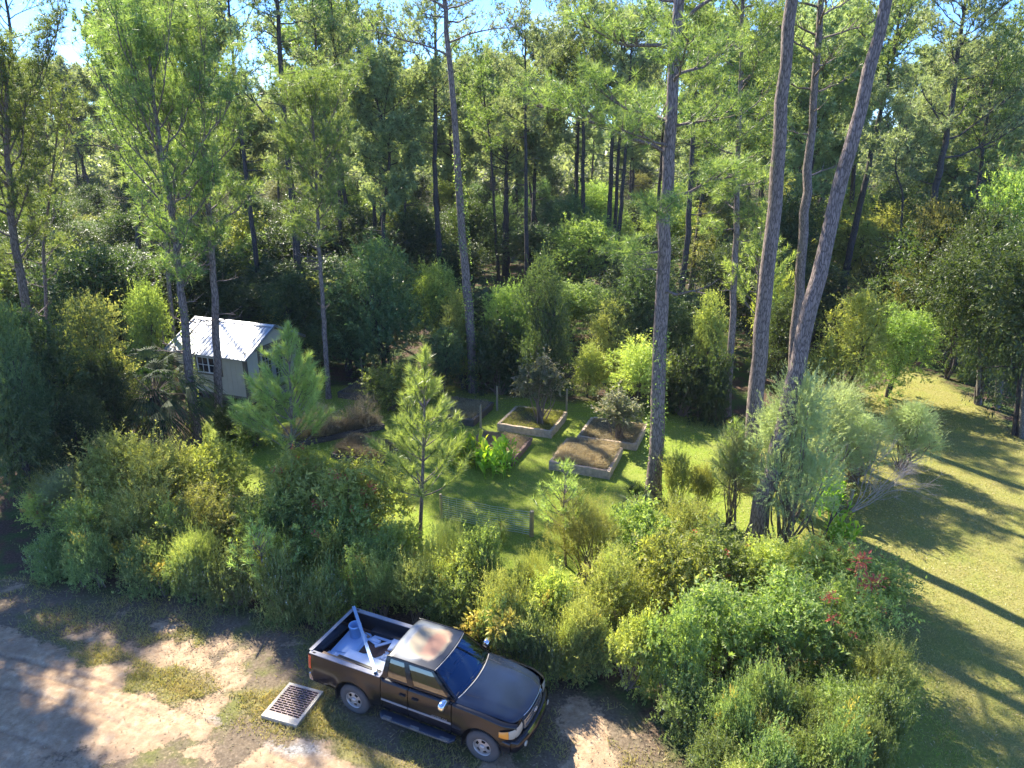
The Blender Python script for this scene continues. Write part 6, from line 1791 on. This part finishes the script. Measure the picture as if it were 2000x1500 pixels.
# wall of undergrowth behind (copies)
kinds = ['dark', 'deep', 'forest', 'vine', 'autumn', 'dark2', 'bright']
lab = {'dark': 'dark understorey tree in the wood', 'deep': 'blue green understorey tree in the wood', 'forest': 'green understorey tree in the wood', 'vine': 'vine draped understorey tree in the wood',
       'autumn': 'yellowing understorey tree in the wood', 'dark2': 'glossy dark understorey tree in the wood', 'bright': 'pale green understorey tree in the wood'}
rgU = np.random.default_rng(99); pl = []
wts = np.array([.34, .10, .18, .12, .04, .22, .0]); wts /= wts.sum()
t = 0
while len(pl) < 205 and t < 14000:
    t += 1
    Y = 37 + 88 * rgU.random() ** 1.2; X = (rgU.random() * 2 - 1) * (Y + 6) * 0.82
    if -19.5 < X < -9 and Y < 40: continue
    if len(pl) > 150: X = -12 - rgU.random() * 40; Y = 41 + 35 * rgU.random()
    if X > 13 and Y < 41 : continue
    p = Vector((X, Y))
    if any((p - q).length < 3.0 + (Y - 37) * .03 for q in pl): continue
    pl.append(p)
    k = rgU.choice(kinds, p=wts)
    if k not in PROTO: r_, d_ = mk(k); PROTO[k] = [r_, d_, False]
    pr = PROTO[k]; o = pr[0] if not pr[2] else copy_tree(pr[0]); pr[2] = True
    H = (3.6 + 3.4 * rgU.random()) * (1 + .1 * (Y > 55)); R = 2.6 + 1.1 * rgU.random()
    if X > 16: H *= 1.25
    o.location = (X, Y, 0); o.scale = (R / pr[1][0], R / pr[1][0], H / pr[1][1]); o.rotation_euler = (0, 0, rgU.random() * 6.28)
    o.name = NAMES[k]
    zn = zone_of(X, Y)
    tag(o, lab[k].replace(' in the wood', '') + ' ' + zn, 'tree', (lab[k].split(' in the')[0] + 's ' + zn)[:90])
# dead leaves / twigs, palms, cannas
def at_px(builder, name, px, pb, label, cat, group=None, **k):
    p = gp(px, pb); r = empty(name, (p.x, p.y, 0), 0, label, cat, group); builder(r, **k); return r
at_px(palm_parts, 'fan_palm', 318, 872, 'large drooping fan palm with dead lower fronds at the left end of the shed', 'palm', seed=3, nfr=26, pl=1.35, Ls=1.5, nseg=26, H=2.3, tr=0.18, deadn=7, wseg=.05, droop=.75)
at_px(palm_parts, 'fan_palm', 232, 885, 'shaded fan palm with brown hanging fronds, left of the large one', 'palm', seed=4, nfr=10, pl=.9, Ls=.95, nseg=22, H=1.4, tr=0.15, deadn=9, wseg=.05, droop=.8)
at_px(palm_parts, 'palmetto', 1242, 992, 'spiky palmetto left of the ivy clad trunk foot', 'palm', seed=5, nfr=11, pl=.45, Ls=.5, nseg=16, H=.12, deadn=0, wseg=.03, droop=.15, elmin=.2)
at_px(palm_parts, 'palmetto', 1238, 1085, 'palmetto on the left shoulder of the thicket', 'palm', seed=6, nfr=10, pl=.45, Ls=.5, nseg=16, H=.25, deadn=1, wseg=.03, droop=.2, elmin=.1)
at_px(palm_parts, 'palmetto', 1300, 1050, 'dark palmetto below the ivy clad pine', 'palm', seed=7, nfr=10, pl=.4, Ls=.45, nseg=16, H=.2, deadn=1, wseg=.03, droop=.2, elmin=.1)
at_px(canna_parts, 'canna_clump', 908, 905, 'dark green canna clump at the left of the brown raised bed', 'canna plants', seed=1, n=34, R=.7, H=1.1, L=.5)
at_px(canna_parts, 'canna_clump', 965, 920, 'bright yellow green canna clump on the near side of the brown raised bed', 'canna plants', seed=2, n=40, R=.8, H=1.05, L=.5)
at_px(canna_parts, 'canna_clump', 1625, 1005, 'tall yellow green canna clump under the fluffy bushes', 'canna plants', seed=3, n=26, R=.55, H=1.4, L=.5)
at_px(canna_parts, 'canna_clump', 1640, 1062, 'low yellowing canna clump beside the bare forked shrub', 'canna plants', seed=4, n=20, R=.5, H=.7, L=.38)
at_px(canna_parts, 'canna_clump', 1580, 975, 'broken yellow canna clump behind the bare forked shrub', 'canna plants', seed=5, n=10, R=.4, H=1.0, L=.42)
def bloom_plant(r, seed=1, H=1.3, n=9, R=.35, fs=.16, m='yellow_flower'):
    rg = np.random.default_rng(seed); s = Geo(); lf = Geo()
    f = Geo(); C = rg.normal(size=(22, 3)) * fs * .35; leaves(f, C, unit(C + [0, 0, .03]), fs * .8, fs * .36, rg); fm = f.mesh('flower', M[m])
    for k in range(n):
        a = rg.random() * 6.28; q = np.array([math.cos(a) * R * rg.random(), math.sin(a) * R * rg.random() - .1, H * (.7 + .35 * rg.random())])
        s.tube([(q[0] * .2, q[1] * .2, 0), (q[0] * .6, q[1] * .6, q[2] * .6), q], [.012, .009, .006], 4, cap=False)
        t = rg.random(26)[:, None]; P = np.array([[q[0], q[1], q[2]]]) * t ** 1.0; leaves(lf, P, unit(rg.normal(size=P.shape) + [0, 0, .3]), .14, .04, rg)
        o = link('flower', fm, r); o.location = q; o.rotation_euler = (rg.normal() * .4, rg.normal() * .4, rg.random() * 6)
    s.obj('stems', M['twig'], r); lf.obj('leaves', M['mid'], r)
for i_, (x, y, H_, n_, fs_, m_, lb_) in enumerate([(985, 1322, 1.75, 10, .2, 'yellow_flower', 'tall plant with big yellow blooms beside the truck cab'),
        (925, 1300, 1.5, 5, .2, 'yellow_flower', 'yellow flowered plant just beyond the windscreen'),
        (1055, 1250, 1.6, 4, .14, 'yellow_flower', 'small yellow flowered plant in the hedge right of the truck'),
        (325, 1165, 1.1, 6, .18, 'yellow_flower', 'plant with one large yellow bloom cluster at the foot of the left hedge'),
        (295, 1130, 1.4, 5, .16, 'yellow_flower', 'yellow flowered plant in the middle of the left hedge'),
        (240, 1125, 1.1, 4, .13, 'yellow_flower', 'yellow flowered plant left of the middle of the left hedge'),
        (108, 1115, .9, 7, .12, 'yellow_flower', 'low yellow flowered plant at the left end of the hedge'),
        (1655, 1290, 3.0, 6, .16, 'red_flower', 'cluster of bright red flowers on the lawn side of the thicket'),
        (1590, 1330, 2.6, 3, .12, 'red_flower', 'few coral flowers in the middle of the thicket')]):
    at_px(bloom_plant, 'flowering_plant', x, y, lb_, 'flowers', 'flowering plants in the hedges', seed=40 + i_, H=H_, n=n_, fs=fs_, m=m_)
def tuft_plant(r, seed=1):
    rg = np.random.default_rng(seed); g = Geo()
    C = np.array([[rg.normal() * .05, rg.normal() * .05, h] for h in np.linspace(.25, .75, 30)])
    D = unit(rg.normal(size=(30, 3)) + [0, 0, .3]); needles(g, C, D, 16, .38, .018, .8, rg, droop=1.2)
    g.obj('leaves', M['yellow'], r); s = Geo(); s.tube([(0, 0, 0), (0, 0, .7)], .03, 6); s.obj('stem', M['twig'], r)
at_px(tuft_plant, 'tufted_plant', 978, 1058, 'small drooping tufted plant in front of the near wire fence', 'plant')
def bare_shrub(r, seed, H, n, spread, lean=(0, 0), rad=.035, mt='bark_dark', twigs=5):
    rg = np.random.default_rng(seed); g = Geo()
    def br(o, d, L, rr, lv):
        pts = [np.array(o)]; dd = np.array(d, float)
        for k in range(5):
            dd = unit(dd + rg.normal(size=3) * .13 + [0, 0, .04]); pts.append(pts[-1] + dd * L / 5)
        g.tube(pts, np.linspace(rr, rr * .5, 6), 5 if lv < 2 else 3, cap=False)
        if lv < 3:
            for k in range(twigs if lv else n):
                q = pts[rg.integers(2, 6)]; br(q, unit(dd + rg.normal(size=3) * .55), L * .6, rr * .5, lv + 1)
    for k in range(n):
        a = rg.random() * 6.28
        br((0.04 * math.cos(a), .04 * math.sin(a), 0), unit(np.array([math.cos(a) * spread + lean[0], math.sin(a) * spread + lean[1], 1])), H * (.6 + .3 * rg.random()), rad, 0)
    g.obj('branches', M[mt], r)
at_px(bare_shrub, 'bare_shrub', 1592, 1068, 'bare forked dark shrub standing above the thicket', 'shrub', seed=3, H=2.4, n=3, spread=.5, twigs=3)
at_px(bare_shrub, 'bare_shrub', 1662, 1000, 'fan of pale bare twigs leaning right over the lawn', 'shrub', seed=4, H=2.2, n=6, spread=.25, lean=(.9, .1), rad=.018, mt='twig_pale', twigs=4)
at_px(bare_shrub, 'bare_shrub', 1530, 990, 'tangle of dry twigs below the fluffy bushes', 'shrub', seed=5, H=2.2, n=6, spread=.6, rad=.016, mt='twig_pale', twigs=4)
# trunks of the right hand edge
def trunk_only(pix, r0, H, lab, seed):
    b, P = path_from(pix, None, H); r = empty('tree', b, 0, lab, 'tree', None); rg = np.random.default_rng(seed)
    P = smooth_path(P, 12); g = Geo(); g.tube(P, r0 * (1 - .5 * np.linspace(0, 1, 12)), 9, wob=.05, seed=seed); g.obj('trunk', M['bark_grey'], r)
    q, d, LC, li = lobes_pts(rg, 1500, 2.2, 4, 12, 0, .4); q[:, 2] += H - 2.2; q[:, :2] += P[-1, :2]
    f = Geo(); sprays(f, q, d + [0, 0, .2], .5, 10, .15, .07, rg); f.obj('crown', M['glossy'], r)
    s = Geo()
trunk_only([(1912, 790), (1913, 700), (1916, 600)], .13, 6.0, 'pale trunked tree at the path edge', 1)
trunk_only([(1947, 795), (1955, 720), (1975, 620)], .17, 6.5, 'leaning pale trunked tree at the path edge', 2)
trunk_only([(1997, 855), (2003, 740)], .15, 6.5, 'pale trunked tree cut by the right edge of the view', 3)
trunk_only([(1880, 725), (1886, 640)], .10, 5.5, 'thin shaded trunk behind the path edge', 4)
# ivy on trunks
def ivy(px0, px1, Y, r, n, label, seed, hi=1.0):
    a = yp(*px0, Y); b_ = yp(*px1, Y); rg = np.random.default_rng(seed); t = rg.random(n) ** 1.2
    C = np.array(a)[None] * (1 - t)[:, None] + np.array(b_)[None] * t[:, None]
    th = rg.random(n) * 6.28; R = r + .03 + .08 * rg.random(n) * (1 - t)
    N = np.stack([np.cos(th), np.sin(th), np.zeros(n)], -1); C = C + N * R[:, None]; C = C[fbm(C[:, 2] * 1.0, th, 0.8, seed) > .45]; N = N[:len(C)]
    g = Geo(); leaves(g, C, unit(N * .6 + rg.normal(size=C.shape) * .6 + [0, 0, -.4]), .085, .07, rg); 
    o = g.obj('climbing_vine', M['mid']); return tag(o, label, 'vine', 'vines on the pine trunks')
ivy((1275, 975), (1289, 640), gp(1275, 975).y, .27, 1300, 'ivy climbing the lower trunk of the straight pine by the beds', 1)
ivy((924, 750), (895, 300), gp(925, 765).y, .24, 1500, 'vine climbing the tall curving pine at the back fence', 2)
ivy((384, 850), (353, 560), gp(385, 866).y, .17, 500, 'sparse vine on the curved pine before the shed', 3)
# debris wood left to fill the ground under the trees

# trees just outside the left edge of the view that shade the sandy road
for k_, (x, y) in enumerate(((-21.5, 25.5), (-24.5, 21.0))):
    o = copy_tree(protos[k_]); o.location = (x, y, 0); o.scale = (.72, .72, .72); o.rotation_euler = (0, 0, k_)
    if 'group' in o: del o['group']
    tag(o, ('pine', 'second pine', 'third pine')[k_] + ' outside the left edge shading the sandy road', 'pine tree')
# the wood far behind, one mass
rgF = np.random.default_rng(7); g = Geo()
N = 90000; yy = 135 + 150 * rgF.random(N); xx = (rgF.random(N) * 2 - 1) * yy * 0.95
top = 9 + 9 * fbm(xx, yy, 0.11, 55, 3) ; zz = top * (0.05 + 0.95 * rgF.random(N) ** 0.8)
C = np.stack([xx, yy, zz], -1); leaves(g, C, unit(rgF.normal(size=(N, 3)) + [0, 0, .4]), 1.5, .8, rgF, rbase=np.clip(fbm(xx, yy, .2, 56) * 1.6 - .3, 0, 1))
tag(g.obj('far_wood', M['needle_far']), 'far off pine wood closing the horizon', 'woods', kind='stuff')

# ------------------------------------------------------------------ the air
hz = Geo(); hz.box((0, 118, 15.0), (640, 400, 34.0)); 
hm = bpy.data.materials.new('air'); hm.use_nodes = True; hn = hm.node_tree.nodes; hn.clear()
ho = hn.new('ShaderNodeOutputMaterial'); hv = hn.new('ShaderNodeVolumePrincipled')
hv.inputs['Color'].default_value = (0.80, 0.88, 1.0, 1); hv.inputs['Density'].default_value = 0.00018; hv.inputs['Anisotropy'].default_value = 0.0
hm.node_tree.links.new(hv.outputs[0], ho.inputs['Volume'])
tag(hz.obj('haze', hm), 'thin pale blue haze in the air of the wood', 'haze', kind='stuff')
